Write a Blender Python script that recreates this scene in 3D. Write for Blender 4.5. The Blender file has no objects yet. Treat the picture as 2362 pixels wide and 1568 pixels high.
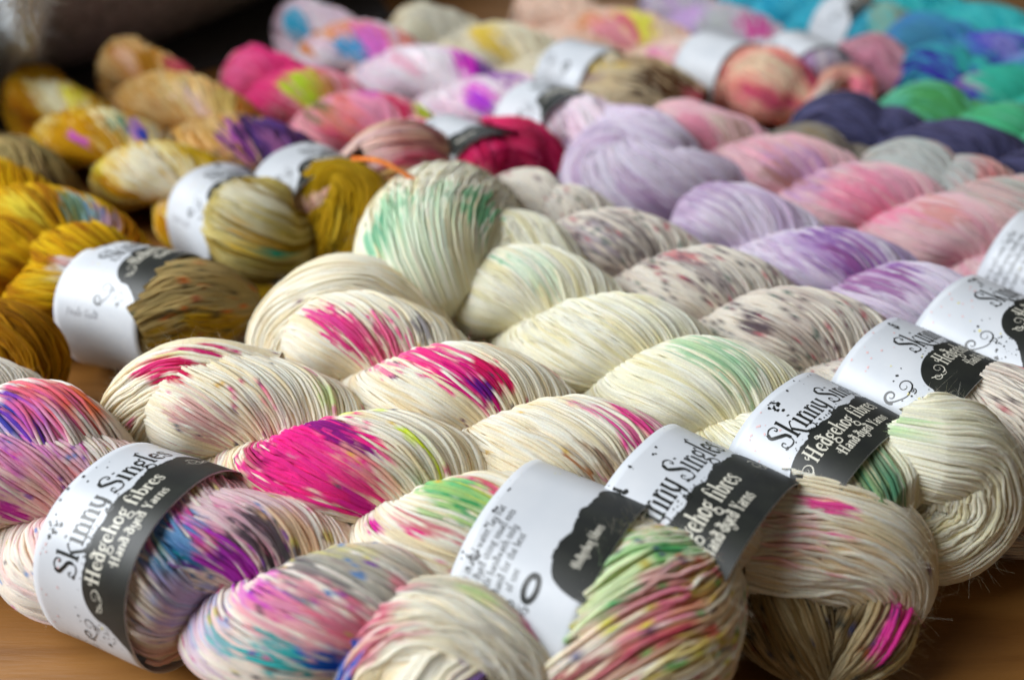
import bpy, math
import numpy as np
from mathutils import Vector

SC = bpy.context.scene
COL = SC.collection
PI = math.pi

# ------------------------------------------------------------------ camera
PITCH = math.radians(34.0); LENS = 29.8; CAM_H = 0.238
cam_data = bpy.data.cameras.new('camera'); cam = bpy.data.objects.new('camera', cam_data)
COL.objects.link(cam); SC.camera = cam
cam.location = (0, 0, CAM_H); cam.rotation_euler = (PI/2 - PITCH, 0, 0)
cam_data.lens = LENS; cam_data.sensor_width = 36; cam_data.clip_start = 0.01; cam_data.clip_end = 50
cam_data.dof.use_dof = True; cam_data.dof.focus_distance = 0.285; cam_data.dof.aperture_fstop = 4.7

# ------------------------------------------------------------------ light
w = bpy.data.worlds.new('World'); SC.world = w; w.use_nodes = True
w.node_tree.nodes['Background'].inputs[0].default_value = (0.82, 0.70, 0.56, 1)
w.node_tree.nodes['Background'].inputs[1].default_value = 0.17

def area(name, loc, target, sx, sy, power, col):
    d = bpy.data.lights.new(name, 'AREA'); d.shape = 'RECTANGLE'; d.size = sx; d.size_y = sy
    d.energy = power; d.color = col
    o = bpy.data.objects.new(name, d); COL.objects.link(o); o.location = loc
    o.rotation_euler = (Vector(target) - Vector(loc)).to_track_quat('-Z', 'Y').to_euler()
    return o
area('window_light', (-1.1, 0.15, 0.95), (0.0, 0.40, 0.0), 1.1, 0.9, 49, (0.93, 0.965, 1.0))
area('back_window_light', (0.1, 2.3, 1.2), (0.0, 0.5, 0.0), 1.6, 0.9, 10, (0.82, 0.90, 1.0))
SC.view_settings.view_transform = 'Standard'; SC.view_settings.look = 'None'
SC.view_settings.exposure = -0.45; SC.view_settings.gamma = 1.0
SC.cycles.max_bounces = 10; SC.cycles.diffuse_bounces = 8

# ------------------------------------------------------------------ helpers
F_PX = LENS / 36.0 * 2361.0                     # measures below were taken on a 2361 x 1568 print of the photo
def at(x, y, z=0.0):
    """point of the horizontal plane at height z seen at (x, y)"""
    dx = (x - 1180.5) / F_PX; dy = -(y - 784.0) / F_PX
    d = np.array([dx, math.cos(PITCH) + dy*math.sin(PITCH), -math.sin(PITCH) + dy*math.cos(PITCH)])
    return np.array([0, 0, CAM_H]) + d * ((z - CAM_H) / d[2])

def srgb(h):
    if isinstance(h, str):
        c = [int(h[i:i+2], 16) / 255 for i in (0, 2, 4)]
    else:
        c = h
    return np.array([(v/12.92 if v <= 0.04045 else ((v+0.055)/1.055)**2.4) for v in c])

def nodes(name):
    m = bpy.data.materials.new(name); m.use_nodes = True
    nt = m.node_tree; return m, nt, nt.nodes['Principled BSDF']

# ------------------------------------------------------------------ materials
def wool_material():
    m, nt, b = nodes('dyed_wool')
    at_ = nt.nodes.new('ShaderNodeAttribute'); at_.attribute_name = 'dye'
    tc = nt.nodes.new('ShaderNodeTexCoord')
    n = nt.nodes.new('ShaderNodeTexNoise'); n.inputs['Scale'].default_value = 1500; n.inputs['Detail'].default_value = 4
    nt.links.new(tc.outputs['Object'], n.inputs['Vector'])
    mr = nt.nodes.new('ShaderNodeMapRange'); mr.inputs['To Min'].default_value = 0.88; mr.inputs['To Max'].default_value = 1.20
    nt.links.new(n.outputs['Fac'], mr.inputs['Value'])
    mx = nt.nodes.new('ShaderNodeVectorMath'); mx.operation = 'SCALE'
    nt.links.new(at_.outputs['Color'], mx.inputs[0]); nt.links.new(mr.outputs[0], mx.inputs['Scale'])
    nt.links.new(mx.outputs[0], b.inputs['Base Color'])
    # spun fibre: fine ridges winding round each strand
    uv = nt.nodes.new('ShaderNodeUVMap'); uv.uv_map = 'strand'
    wv = nt.nodes.new('ShaderNodeTexWave'); wv.wave_type = 'BANDS'; wv.bands_direction = 'DIAGONAL'
    wv.inputs['Scale'].default_value = 2.2; wv.inputs['Distortion'].default_value = 2.5; wv.inputs['Detail'].default_value = 2
    nt.links.new(uv.outputs[0], wv.inputs['Vector'])
    bp = nt.nodes.new('ShaderNodeBump'); bp.inputs['Strength'].default_value = 0.55; bp.inputs['Distance'].default_value = 0.0004
    nt.links.new(wv.outputs['Fac'], bp.inputs['Height']); nt.links.new(bp.outputs[0], b.inputs['Normal'])
    b.inputs['Roughness'].default_value = 0.95
    b.inputs['Specular IOR Level'].default_value = 0.02
    b.inputs['Subsurface Weight'].default_value = 0.30; b.inputs['Subsurface Radius'].default_value = (1.0, 0.65, 0.45); b.inputs['Subsurface Scale'].default_value = 0.0015
    b.inputs['Sheen Weight'].default_value = 0.03; b.inputs['Sheen Roughness'].default_value = 0.4
    return m
def paper_material():
    m, nt, b = nodes('white_paper')
    tc = nt.nodes.new('ShaderNodeTexCoord')
    n = nt.nodes.new('ShaderNodeTexNoise'); n.inputs['Scale'].default_value = 55; n.inputs['Detail'].default_value = 5
    nt.links.new(tc.outputs['Object'], n.inputs['Vector'])
    r = nt.nodes.new('ShaderNodeValToRGB')
    r.color_ramp.elements[0].position = 0.3; r.color_ramp.elements[0].color = (0.58, 0.62, 0.67, 1)
    r.color_ramp.elements[1].position = 0.7; r.color_ramp.elements[1].color = (0.66, 0.69, 0.73, 1)
    nt.links.new(n.outputs['Fac'], r.inputs[0]); nt.links.new(r.outputs[0], b.inputs['Base Color'])
    b.inputs['Roughness'].default_value = 0.40; b.inputs['Coat Weight'].default_value = 0.08; b.inputs['Coat Roughness'].default_value = 0.18
    bp = nt.nodes.new('ShaderNodeBump'); bp.inputs['Strength'].default_value = 0.06; bp.inputs['Distance'].default_value = 0.002
    nt.links.new(n.outputs['Fac'], bp.inputs['Height']); nt.links.new(bp.outputs[0], b.inputs['Normal'])
    return m
def ink_material(name, c, rough=0.3, c2=None):
    m, nt, b = nodes(name)
    tc = nt.nodes.new('ShaderNodeTexCoord')
    n = nt.nodes.new('ShaderNodeTexNoise'); n.inputs['Scale'].default_value = 160; n.inputs['Detail'].default_value = 5
    nt.links.new(tc.outputs['Object'], n.inputs['Vector'])
    r = nt.nodes.new('ShaderNodeValToRGB'); r.color_ramp.elements[0].position = 0.35; r.color_ramp.elements[1].position = 0.75
    r.color_ramp.elements[0].color = (*c, 1); r.color_ramp.elements[1].color = (*(c2 or c), 1)
    nt.links.new(n.outputs['Fac'], r.inputs[0]); nt.links.new(r.outputs[0], b.inputs['Base Color'])
    b.inputs['Roughness'].default_value = rough
    return m
def wood_material():
    m, nt, b = nodes('oak_table')
    tc = nt.nodes.new('ShaderNodeTexCoord')
    mp = nt.nodes.new('ShaderNodeMapping'); mp.inputs['Scale'].default_value = (2.2, 26, 1); mp.inputs['Rotation'].default_value = (0, 0, math.radians(38))
    nt.links.new(tc.outputs['Object'], mp.inputs[0])
    n = nt.nodes.new('ShaderNodeTexNoise'); n.inputs['Scale'].default_value = 2.2; n.inputs['Detail'].default_value = 8; n.inputs['Distortion'].default_value = 0.7
    nt.links.new(mp.outputs[0], n.inputs['Vector'])
    r = nt.nodes.new('ShaderNodeValToRGB')
    r.color_ramp.elements[0].position = 0.3; r.color_ramp.elements[0].color = (0.17, 0.066, 0.012, 1)
    r.color_ramp.elements[1].position = 0.75; r.color_ramp.elements[1].color = (0.36, 0.165, 0.038, 1)
    nt.links.new(n.outputs['Fac'], r.inputs[0]); nt.links.new(r.outputs[0], b.inputs['Base Color'])
    b.inputs['Roughness'].default_value = 0.38
    n2 = nt.nodes.new('ShaderNodeTexNoise'); n2.inputs['Scale'].default_value = 40; n2.inputs['Detail'].default_value = 6
    nt.links.new(mp.outputs[0], n2.inputs['Vector'])
    bp = nt.nodes.new('ShaderNodeBump'); bp.inputs['Strength'].default_value = 0.1; bp.inputs['Distance'].default_value = 0.001
    nt.links.new(n2.outputs['Fac'], bp.inputs['Height']); nt.links.new(bp.outputs[0], b.inputs['Normal'])
    return m
WOOL = wool_material(); PAPER = paper_material(); WOOD = wood_material()
BLACK = ink_material('black_ink', (0.012, 0.014, 0.013), 0.3)
PANEL = ink_material('black_panel_ink', (0.006, 0.008, 0.007), 0.5, (0.016, 0.019, 0.014))
CREAMINK = ink_material('pale_lettering_ink', (0.72, 0.70, 0.60), 0.4)
PENCIL = ink_material('pencil', (0.22, 0.22, 0.24), 0.6)
SPOT = {'pink': ink_material('pink_dye_spot', (0.75, 0.50, 0.50), 0.4), 'yellow': ink_material('yellow_dye_spot', (0.72, 0.66, 0.25), 0.4)}

# ------------------------------------------------------------------ mesh building
def mesh_object(name, V, Fq, mat, parent=None, col=None, uv=None, smooth=True):
    me = bpy.data.meshes.new(name)
    V = np.asarray(V, np.float32); Fq = np.asarray(Fq, np.int32)
    me.vertices.add(len(V)); me.vertices.foreach_set('co', V.ravel())
    k = Fq.shape[1]
    me.loops.add(Fq.size); me.loops.foreach_set('vertex_index', Fq.ravel())
    me.polygons.add(len(Fq)); me.polygons.foreach_set('loop_start', np.arange(0, Fq.size, k, dtype=np.int32))
    me.polygons.foreach_set('loop_total', np.full(len(Fq), k, np.int32))
    me.polygons.foreach_set('use_smooth', np.full(len(Fq), smooth))
    if col is not None:
        a = me.color_attributes.new('dye', 'FLOAT_COLOR', 'POINT')
        c = np.ones((len(V), 4), np.float32); c[:, :3] = col; a.data.foreach_set('color', c.ravel())
    if uv is not None:
        l = me.uv_layers.new(name='strand'); l.data.foreach_set('uv', np.asarray(uv, np.float32)[Fq.ravel()].ravel())
    me.update(calc_edges=True)
    me.materials.append(mat)
    o = bpy.data.objects.new(name, me); COL.objects.link(o)
    if parent is not None: o.parent = parent
    return o

def unit(v): return v / np.maximum(np.linalg.norm(v, axis=-1, keepdims=True), 1e-9)

def spline(P, n):
    """Catmull-Rom through rows of P, n samples, evenly spaced in arc length"""
    P = np.asarray(P, float); Q = np.vstack([2*P[0]-P[1], P, 2*P[-1]-P[-2]])
    out = []
    for i in range(len(P)-1):
        t = np.linspace(0, 1, 24, endpoint=(i == len(P)-2))[:, None]
        a, b, c, d = Q[i], Q[i+1], Q[i+2], Q[i+3]
        out.append(0.5*((2*b) + (c-a)*t + (2*a-5*b+4*c-d)*t**2 + (3*b-a-3*c+d)*t**3))
    o = np.vstack(out); s = np.concatenate([[0], np.cumsum(np.linalg.norm(np.diff(o[:, :3], axis=0), axis=1))])
    u = np.linspace(0, s[-1], n)
    return np.stack([np.interp(u, s, o[:, j]) for j in range(o.shape[1])], 1)

def field(rng, su, sv, n=14):
    """smooth random function of (u, v), about -1..1, wavelengths su and sv"""
    k = rng.normal(size=(n, 2)) * np.array([2*PI/su, 2*PI/sv]) * 0.6; p = rng.uniform(0, 2*PI, n)
    def f(u, v):
        r = 0
        for i in range(n): r = r + np.sin(k[i, 0]*u + k[i, 1]*v + p[i])
        return r / math.sqrt(n) * 1.1
    return f

def tubes(C, rad, sides):
    """C (strands, steps, 3), rad (strands, steps) -> vertices, quads, tangents, per-vertex (s, angle)"""
    S, N, _ = C.shape
    T = unit(np.gradient(C, axis=1))
    ref = np.array([0.31, 0.17, 0.93]); A = unit(np.cross(T, ref)); B = np.cross(T, A)
    th = np.arange(sides) * 2*PI/sides
    V = C[:, :, None, :] + rad[:, :, None, None]*(np.cos(th)[:, None]*A[:, :, None, :] + np.sin(th)[:, None]*B[:, :, None, :])
    idx = np.arange(S*N*sides).reshape(S, N, sides); nx = np.roll(idx, -1, 2)
    F = np.stack([idx[:, :-1], nx[:, :-1], nx[:, 1:], idx[:, 1:]], -1).reshape(-1, 4)
    seg = np.linalg.norm(np.diff(C, axis=1), axis=2); s = np.concatenate([np.zeros((S, 1)), np.cumsum(seg, 1)], 1)
    UV = np.stack([np.broadcast_to(s[:, :, None]*400, (S, N, sides)), np.broadcast_to(th/(2*PI)*2, (S, N, sides))], -1)
    TT = np.broadcast_to(T[:, :, None, :], V.shape)
    SID = np.broadcast_to(np.arange(S)[:, None, None], (S, N, sides)); SS = np.broadcast_to(s[:, :, None], (S, N, sides))
    return V.reshape(-1, 3), F, TT.reshape(-1, 3), UV.reshape(-1, 2), SID.ravel(), SS.ravel()

def bundle(path, rx, ry, frame, twist, rng, strand=0.00105, sides=6, step=0.0026, mess=1.0, loose=0.06, phase=0.0, sq=0.0):
    """A swept bundle of yarn strands.  path (K,3), rx/ry (K,), frame (K,3) = first cross axis, twist (K,) = strand turn in radians."""
    path = np.asarray(path, float); K = len(path)
    T = unit(np.gradient(path, axis=0)); Nn = unit(frame - (frame*T).sum(1, keepdims=True)*T); Bn = np.cross(T, Nn)
    L = np.linalg.norm(np.diff(path, axis=0), axis=1).sum()
    rmax = max(rx.max(), ry.max()); tw = abs(twist[-1]-twist[0])
    Ls = math.hypot(L, tw*rmax*0.8); N = max(8, int(Ls/step))
    u = np.linspace(0, K-1, N); ki = np.arange(K)
    ip = lambda a: np.interp(u, ki, a)
    P = np.stack([ip(path[:, j]) for j in range(3)], 1); N1 = unit(np.stack([ip(Nn[:, j]) for j in range(3)], 1)); B1 = unit(np.stack([ip(Bn[:, j]) for j in range(3)], 1))
    RX, RY, TW = ip(rx), ip(ry), ip(twist)
    circ = PI*(3*(RX+RY) - np.sqrt((3*RX+RY)*(RX+3*RY))).max()
    S = max(10, int(circ/(strand*1.75)))
    layers = []
    fa = field(rng, 0.05, 0.7); fb = field(rng, 0.03, 0.35); fr = field(rng, 0.035, 0.3); fw = field(rng, 0.009, 0.25)
    s = np.linspace(0, L, N)[None, :]
    for lay, (cnt, sc) in enumerate(((S, 1.0), (int(S*0.7), 0.972))):
        k0 = (np.arange(cnt) + rng.uniform(-0.25, 0.25, cnt)) * 2*PI/cnt + phase + lay*0.05
        k = k0[:, None]
        dth = 2*PI/S
        psi = k + TW[None, :] + mess*dth*(0.9*fa(s, k) + 0.45*fb(s, k) + 0.38*fw(s, k*3 + np.arange(cnt)[:, None]*0.37))
        rr = sc - 0.6*strand/rmax + mess*strand/rmax*(0.55*fr(s, k) + rng.normal(size=(cnt, 1))*0.28)
        if lay == 0:
            nl = int(cnt*loose)
            if nl:
                sel = rng.choice(cnt, nl, replace=False)
                c0 = rng.uniform(0, L, nl)[:, None]; ww = rng.uniform(0.008, 0.03, nl)[:, None]
                g = np.exp(-((s-c0)/ww)**2)
                rr[sel] += g*rng.uniform(0.6, 1.7, (nl, 1))*strand/rmax
                psi[sel] += g*rng.normal(size=(nl, 1))*2.2*dth
        cs, sn = np.cos(psi), np.sin(psi)
        if sq: 
            q = (np.abs(cs)**(2+sq) + np.abs(sn)**(2+sq))**(-1/(2+sq)); cs, sn = cs*q, sn*q
        C = P[None] + (RX[None]*rr*cs)[..., None]*N1[None] + (RY[None]*rr*sn)[..., None]*B1[None]
        rad = strand*rng.uniform(0.85, 1.12, (cnt, 1))*(1 + 0.10*field(rng, 0.006, 1.0)(s, k*9)) * np.ones((cnt, N))
        squeeze = np.clip(np.minimum(RX, RY)/rmax*1.5, 0.55, 1)[None]
        V, F, TT, UV, SID, SS = tubes(C, rad*squeeze, sides)
        layers.append((V, F, TT, UV, SID + lay*1000, SS))
    # inner core
    m = 20; th = np.arange(m)*2*PI/m; st = slice(None, None, 2)
    cc = P[st, None] + 0.955*(RX[st, None, None]*np.cos(th)[None, :, None]*N1[st, None] + RY[st, None, None]*np.sin(th)[None, :, None]*B1[st, None])
    n2 = cc.shape[0]; idx = np.arange(n2*m).reshape(n2, m); nx = np.roll(idx, -1, 1)
    F = np.stack([idx[:-1], nx[:-1], nx[1:], idx[1:]], -1).reshape(-1, 4)
    Tc = np.broadcast_to(unit(np.gradient(P[st], axis=0))[:, None], cc.shape).reshape(-1, 3)
    layers.append((cc.reshape(-1, 3), F, Tc, np.zeros((n2*m, 2)), np.full(n2*m, 5000), np.repeat(np.linspace(0, L, n2), m)))
    off = 0; out = [[] for _ in range(6)]
    for l in layers:
        for j in range(6): out[j].append(l[j] + off if j == 1 else l[j])
        off += len(l[0])
    return [np.concatenate(o) for o in out]

def add_fuzz(B, rng, count, center_of, length=0.0036, width=0.00006):
    """short loose fibres standing off the yarn, as thin curved ribbons in the same mesh"""
    V, F, T, UV, SID, SS = B
    if count <= 0: return B
    used = np.unique(F[:, 0]); used = used[SID[used] < 1000]
    i = rng.choice(used, count); p = V[i]
    nrm = unit(p - center_of(p)); t = T[i]
    d = unit(nrm*rng.uniform(0.1, 1.0, (count, 1)) + t*rng.normal(size=(count, 1))*0.9 + rng.normal(size=(count, 3))*0.45)
    curl = rng.normal(size=(count, 3))*1.4; ln = length*rng.uniform(0.25, 1.0, (count, 1))**1.3
    side = unit(np.cross(d, rng.normal(size=(count, 3))))
    vs = []; n = 5
    for j in range(n):
        a = j/(n-1); q = p + ln*(d*a + curl*a*a*0.6) ; wd = width*(1-0.6*a)*0.5
        vs += [q - side*wd, q + side*wd]
    VV = np.stack(vs, 1).reshape(-1, 3); base = np.arange(count)[:, None]*2*n + len(V)
    q = []
    for j in range(n-1): q.append(np.stack([base[:, 0]+2*j, base[:, 0]+2*j+1, base[:, 0]+2*j+3, base[:, 0]+2*j+2], 1))
    FF = np.concatenate(q)
    rep = lambda a: np.repeat(a[i], 2*n, axis=0)
    return [np.vstack([V, VV]), np.vstack([F, FF]), np.vstack([T, rep(T)]), np.vstack([UV, rep(UV)]), np.concatenate([SID, rep(SID)]), np.concatenate([SS, rep(SS)])]

# ------------------------------------------------------------------ dyeing
# DYE[skein] = rows of (x, y, z, length, width, colour, strength, streak) in the skein's own space
#DYE-BEGIN
DYE = {
 'A': [
  (0.0064, -0.0036, 0.06, 0.012, 0.01, 'c83fb8', 1, 1),
  (0.0034, -0.0016, 0.0607, 0.005, 0.003, '7a2aa8', 1, 0.6),
  (0.0193, -0.0004, 0.0561, 0.014, 0.008, 'e39ac0', 0.7, 0.8),
  (0.0134, -0.0081, 0.0531, 0.03, 0.014, 'eda9b6', 0.6, 0.8),
  (0.0092, -0.0129, 0.0428, 0.006, 0.003, 'd040b0', 1, 0.5),
  (0.0284, -0.0029, 0.0454, 0.02, 0.008, 'f0a8a0', 0.5, 0.8),
  (0.0747, -0.0049, 0.0573, 0.012, 0.002, 'b03ac0', 0.9, 0.6),
  (0.0845, -0.0071, 0.0543, 0.014, 0.004, 'e0409a', 0.9, 1),
  (0.0907, 0.0016, 0.0559, 0.014, 0.006, 'e887a8', 0.7, 1),
  (0.0831, 0.0085, 0.0565, 0.024, 0.01, 'e6b8c8', 0.6, 0.6),
  (0.0735, -0.0111, 0.0554, 0.014, 0.006, '4a90c8', 0.9, 0.9),
  (0.0779, -0.014, 0.0522, 0.009, 0.003, '1c6a9c', 0.8, 0.6),
  (0.0734, -0.014, 0.054, 0.005, 0.002, '109090', 0.7, 0.5),
  (0.1024, 0, 0.048, 0.016, 0.005, '45424c', 0.9, 1.5),
  (0.1198, -0.0053, 0.0572, 0.014, 0.006, '5c5860', 0.8, 1.6),
  (0.1339, -0.0032, 0.0583, 0.014, 0.005, '6a6668', 0.7, 1.6),
  (0.0928, -0.0061, 0.0479, 0.01, 0.004, 'c040c8', 1, 0.9),
  (0.1115, -0.0164, 0.0532, 0.01, 0.003, 'a030b8', 1, 0.7),
  (0.1058, -0.0142, 0.0519, 0.016, 0.004, 'e060c0', 0.8, 1),
  (0.1252, -0.0183, 0.0522, 0.025, 0.008, 'f09aa8', 0.8, 0.8),
  (0.1373, -0.0155, 0.0512, 0.012, 0.006, 'e0708a', 0.9, 0.6),
  (0.1186, 0.0046, 0.0549, 0.02, 0.003, 'e8dc50', 0.8, 1),
  (0.1046, 0.0087, 0.05, 0.016, 0.003, 'f0c090', 0.7, 1),
  (0.1288, 0.0044, 0.058, 0.025, 0.01, 'bdb8a8', 0.7, 0.6),
  (0.0826, -0.0162, 0.0372, 0.015, 0.007, 'a0b4e0', 0.7, 1),
  (0.0983, -0.0251, 0.0407, 0.01, 0.003, '40b0b8', 0.8, 0.7),
  (0.0843, -0.0219, 0.0349, 0.014, 0.008, 'd8b0d8', 0.5, 1),
  (0.1438, 0.0004, 0.056, 0.005, 0.002, 'f090a0', 0.8, 0.4),
  (0.1815, 0.0056, 0.048, 0.007, 0.002, 'e060a0', 0.8, 0.4),
  (0.1639, 0.0047, 0.0557, 0.007, 0.0025, 'd0e8a0', 0.8, 0.4),
  (0.1732, -0.0163, 0.0522, 0.006, 0.004, '7a50a8', 0.9, 0.8),
  (0.1208, -0.0258, 0.0437, 0.009, 0.006, '40b0b0', 1, 0.7),
  (0.1345, -0.0212, 0.0419, 0.008, 0.005, '2060c0', 1, 0.7),
 ],
 'B': [
  (0.0671, -0.0026, 0.0659, 0.013, 0.008, '6a3aa8', 1, 0.8),
  (0.0657, -0.0071, 0.0629, 0.01, 0.005, '303a9a', 0.9, 0.9),
  (0.0718, 0.0101, 0.0645, 0.016, 0.009, 'e8605a', 0.9, 0.8),
  (0.0768, 0.0136, 0.0605, 0.008, 0.005, 'e0702a', 0.7, 0.9),
  (0.0666, 0.0068, 0.066, 0.012, 0.008, 'e86a80', 0.8, 0.8),
  (0.0767, -0.0009, 0.0629, 0.012, 0.006, 'd060b0', 0.6, 1),
 ],
 'C': [
  (-0.0169, -0.0128, 0.0649, 0.01, 0.005, 'e0407a', 1, 0.7),
  (-0.0114, -0.0114, 0.0654, 0.01, 0.004, 'c81f50', 1, 1),
  (-0.0066, 0.0035, 0.0692, 0.01, 0.0035, 'd02a70', 1, 0.8),
  (-0.0024, 0.0045, 0.0697, 0.008, 0.003, 'd04a80', 1, 0.8),
  (-0.0148, -0.0066, 0.0679, 0.008, 0.0025, 'e8f0a0', 0.7, 0.6),
  (0.0332, 0.0206, 0.0616, 0.01, 0.003, 'e890a0', 0.8, 1),
  (0.0068, -0.016, 0.0571, 0.012, 0.004, 'f0c0b8', 0.6, 1),
  (0.0463, -0.0171, 0.0632, 0.024, 0.015, 'ee3f8f', 1, 0.6),
  (0.0595, -0.0146, 0.0633, 0.024, 0.012, 'f02a88', 1, 0.4),
  (0.0696, -0.0155, 0.0636, 0.014, 0.008, 'f0408f', 1, 0.5),
  (0.0529, -0.0034, 0.0624, 0.016, 0.0025, '8a1f7a', 1, 0.9),
  (0.0667, -0.0084, 0.0634, 0.01, 0.002, '8a1f7a', 1, 0.9),
  (0.0274, -0.0078, 0.0577, 0.009, 0.003, 'a02a90', 0.9, 1),
  (0.0319, -0.0214, 0.0553, 0.012, 0.005, 'b04060', 0.8, 1.3),
  (0.0489, -0.0224, 0.0554, 0.016, 0.004, 'a8206a', 0.9, 1.2),
  (0.0121, -0.0172, 0.0497, 0.012, 0.007, 'd0808a', 0.6, 1.3),
  (0.0507, 0.0099, 0.0593, 0.012, 0.004, 'e0f080', 0.9, 0.8),
  (0.0376, 0.0156, 0.0564, 0.008, 0.003, 'd8eca0', 0.8, 0.8),
  (0.0788, -0.0143, 0.0645, 0.014, 0.006, 'f0a898', 0.7, 0.9),
  (0.0746, -0.0204, 0.0591, 0.024, 0.006, 'f0408a', 1, 0.7),
  (0.0778, -0.0174, 0.0493, 0.014, 0.003, 'd82a9a', 1, 0.8),
  (0.0679, -0.0197, 0.0585, 0.006, 0.002, 'e0e040', 1, 0.4),
  (0.0945, 0.0042, 0.0616, 0.018, 0.0035, 'd8ec30', 1, 0.5),
  (0.1092, -0.0051, 0.0631, 0.012, 0.003, 'd0e850', 0.9, 0.7),
  (0.1016, -0.0046, 0.0613, 0.014, 0.004, '70c080', 1, 0.9),
  (0.1138, -0.0106, 0.0621, 0.01, 0.003, '3aa060', 1, 0.8),
  (0.1082, -0.0088, 0.0631, 0.016, 0.006, 'a8d080', 0.8, 1.1),
  (0.1058, 0.0029, 0.067, 0.013, 0.004, 'f0609a', 0.9, 0.8),
  (0.1156, -0.0005, 0.0647, 0.01, 0.003, 'e84a80', 0.9, 0.8),
  (0.1104, 0.0108, 0.0663, 0.005, 0.003, '3a2a3a', 1, 0.6),
  (0.1054, -0.0204, 0.0616, 0.01, 0.003, 'd03a60', 0.8, 0.8),
  (0.1655, 0.0009, 0.069, 0.02, 0.006, 'a4d492', 0.9, 0.8),
  (0.1713, 0.006, 0.0653, 0.007, 0.003, '50a868', 1, 0.7),
  (0.1642, -0.0111, 0.0623, 0.026, 0.004, 'd4e6b0', 0.9, 0.5),
  (0.1713, -0.0106, 0.0625, 0.014, 0.003, '48a868', 0.9, 0.8),
  (0.1746, -0.0082, 0.0618, 0.014, 0.0022, 'd8407a', 0.8, 0.9),
  (0.1808, 0.0009, 0.0614, 0.014, 0.004, 'c8a030', 0.8, 1),
  (0.1784, -0.0127, 0.0583, 0.016, 0.003, 'e04a80', 0.8, 1),
  (0.1862, -0.0032, 0.0563, 0.012, 0.004, 'd8a060', 0.6, 1.2),
  (0.1661, -0.0262, 0.0545, 0.02, 0.005, 'e8b0a0', 0.4, 1),
  (0.1767, -0.0204, 0.0549, 0.02, 0.003, 'e0705a', 0.5, 1),
  (0.1863, -0.0145, 0.0529, 0.014, 0.004, 'd0b840', 0.7, 1),
  (0.1753, -0.0041, 0.0667, 0.012, 0.003, 'e090a0', 0.7, 1),
  (0.1674, -0.0323, 0.0525, 0.02, 0.004, 'a01a4a', 0.8, 1),
  (-0.0169, -0.0128, 0.0649, 0.01, 0.003, 'e83a78', 1, 0.7),
  (0.0589, -0.0228, 0.0576, 0.018, 0.006, 'f0308a', 1, 0.7),
 ],
 'D': [
  (0.0143, -0.0118, 0.0602, 0.014, 0.005, 'ee3f8f', 1, 1),
  (0.0271, -0.0095, 0.0566, 0.012, 0.004, 'e0508a', 0.9, 1),
  (0.0079, -0.0131, 0.0659, 0.005, 0.003, '3a2030', 0.9, 1),
  (0.0046, -0.013, 0.0637, 0.01, 0.003, 'e8509a', 0.9, 1),
  (0.0312, 0.0178, 0.0651, 0.008, 0.003, 'f0609a', 0.8, 0.8),
  (0.0432, -0.0087, 0.064, 0.016, 0.004, 'f0609a', 1, 0.9),
  (0.0612, -0.0102, 0.0661, 0.018, 0.005, 'ee3a88', 1, 0.8),
  (0.0778, -0.0076, 0.0645, 0.014, 0.005, 'd81f80', 1, 0.7),
  (0.0821, -0.0066, 0.0622, 0.006, 0.003, '6a1f8a', 1, 0.8),
  (0.0645, -0.0037, 0.0683, 0.014, 0.003, 'ee4a90', 0.9, 0.9),
  (0.0623, 0.0153, 0.0642, 0.012, 0.003, 'ea4070', 1, 0.7),
  (0.0364, -0.0164, 0.0565, 0.014, 0.003, 'e8709a', 0.9, 0.9),
  (0.0814, 0.0002, 0.0627, 0.01, 0.003, 'd81f60', 1, 0.8),
  (0.035, 0.011, 0.0581, 0.006, 0.003, '60607a', 0.7, 1),
  (0.0828, 0.0257, 0.055, 0.01, 0.004, 'f0c0b0', 0.7, 1),
  (0.1274, 0.0023, 0.067, 0.016, 0.0025, 'f05aa0', 1, 0.5),
  (0.1318, 0.0054, 0.0651, 0.014, 0.0025, 'ee4a98', 0.9, 0.5),
  (0.1347, 0.0117, 0.0618, 0.015, 0.0022, 'e84a8f', 1, 0.5),
  (0.1394, 0.0168, 0.0592, 0.01, 0.0025, 'e890b0', 0.8, 0.6),
  (0.1337, -0.0116, 0.0566, 0.006, 0.003, '7a5a48', 0.9, 1.2),
  (0.1288, -0.0135, 0.0576, 0.005, 0.002, 'c07030', 0.9, 1),
  (0.1385, -0.009, 0.0531, 0.012, 0.005, 'c0a080', 0.6, 1.3),
  (0.144, -0.0129, 0.0615, 0.003, 0.0015, '3a4a70', 1, 0.4),
  (0.1513, -0.0108, 0.0576, 0.01, 0.005, 'a89060', 0.6, 1.4),
  (0.1954, 0.0197, 0.0573, 0.008, 0.0025, 'ee4f9a', 1, 0.5),
  (0.201, 0.0125, 0.0553, 0.008, 0.0022, 'f0408f', 1, 0.4),
  (0.1928, 0.0015, 0.0521, 0.01, 0.006, 'f0a8b0', 0.7, 0.9),
  (0.2059, 0.0059, 0.0449, 0.006, 0.002, 'e85080', 1, 0.4),
  (0.1868, 0.0054, 0.0554, 0.01, 0.003, 'f0c0c0', 0.7, 0.8),
  (0.2098, 0.0121, 0.0531, 0.014, 0.006, 'e0bc90', 0.6, 1),
  (0.2254, 0.0152, 0.0314, 0.014, 0.005, 'f040a0', 1, 0.5),
  (0.0318, -0.0016, 0.0583, 0.014, 0.004, 'f05a98', 0.9, 0.9),
  (0.0725, -0.0113, 0.0675, 0.012, 0.003, 'c81f90', 1, 0.8),
 ],
 'E': [
  (-0.0255, 0.0002, 0.0739, 0.016, 0.006, '6fc08a', 0.9, 1),
  (-0.0113, 0.0028, 0.0713, 0.01, 0.003, '3a9a5a', 0.9, 0.8),
  (-0.0478, -0.0326, 0.0765, 0.014, 0.008, '8cc8a0', 0.8, 1),
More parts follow.
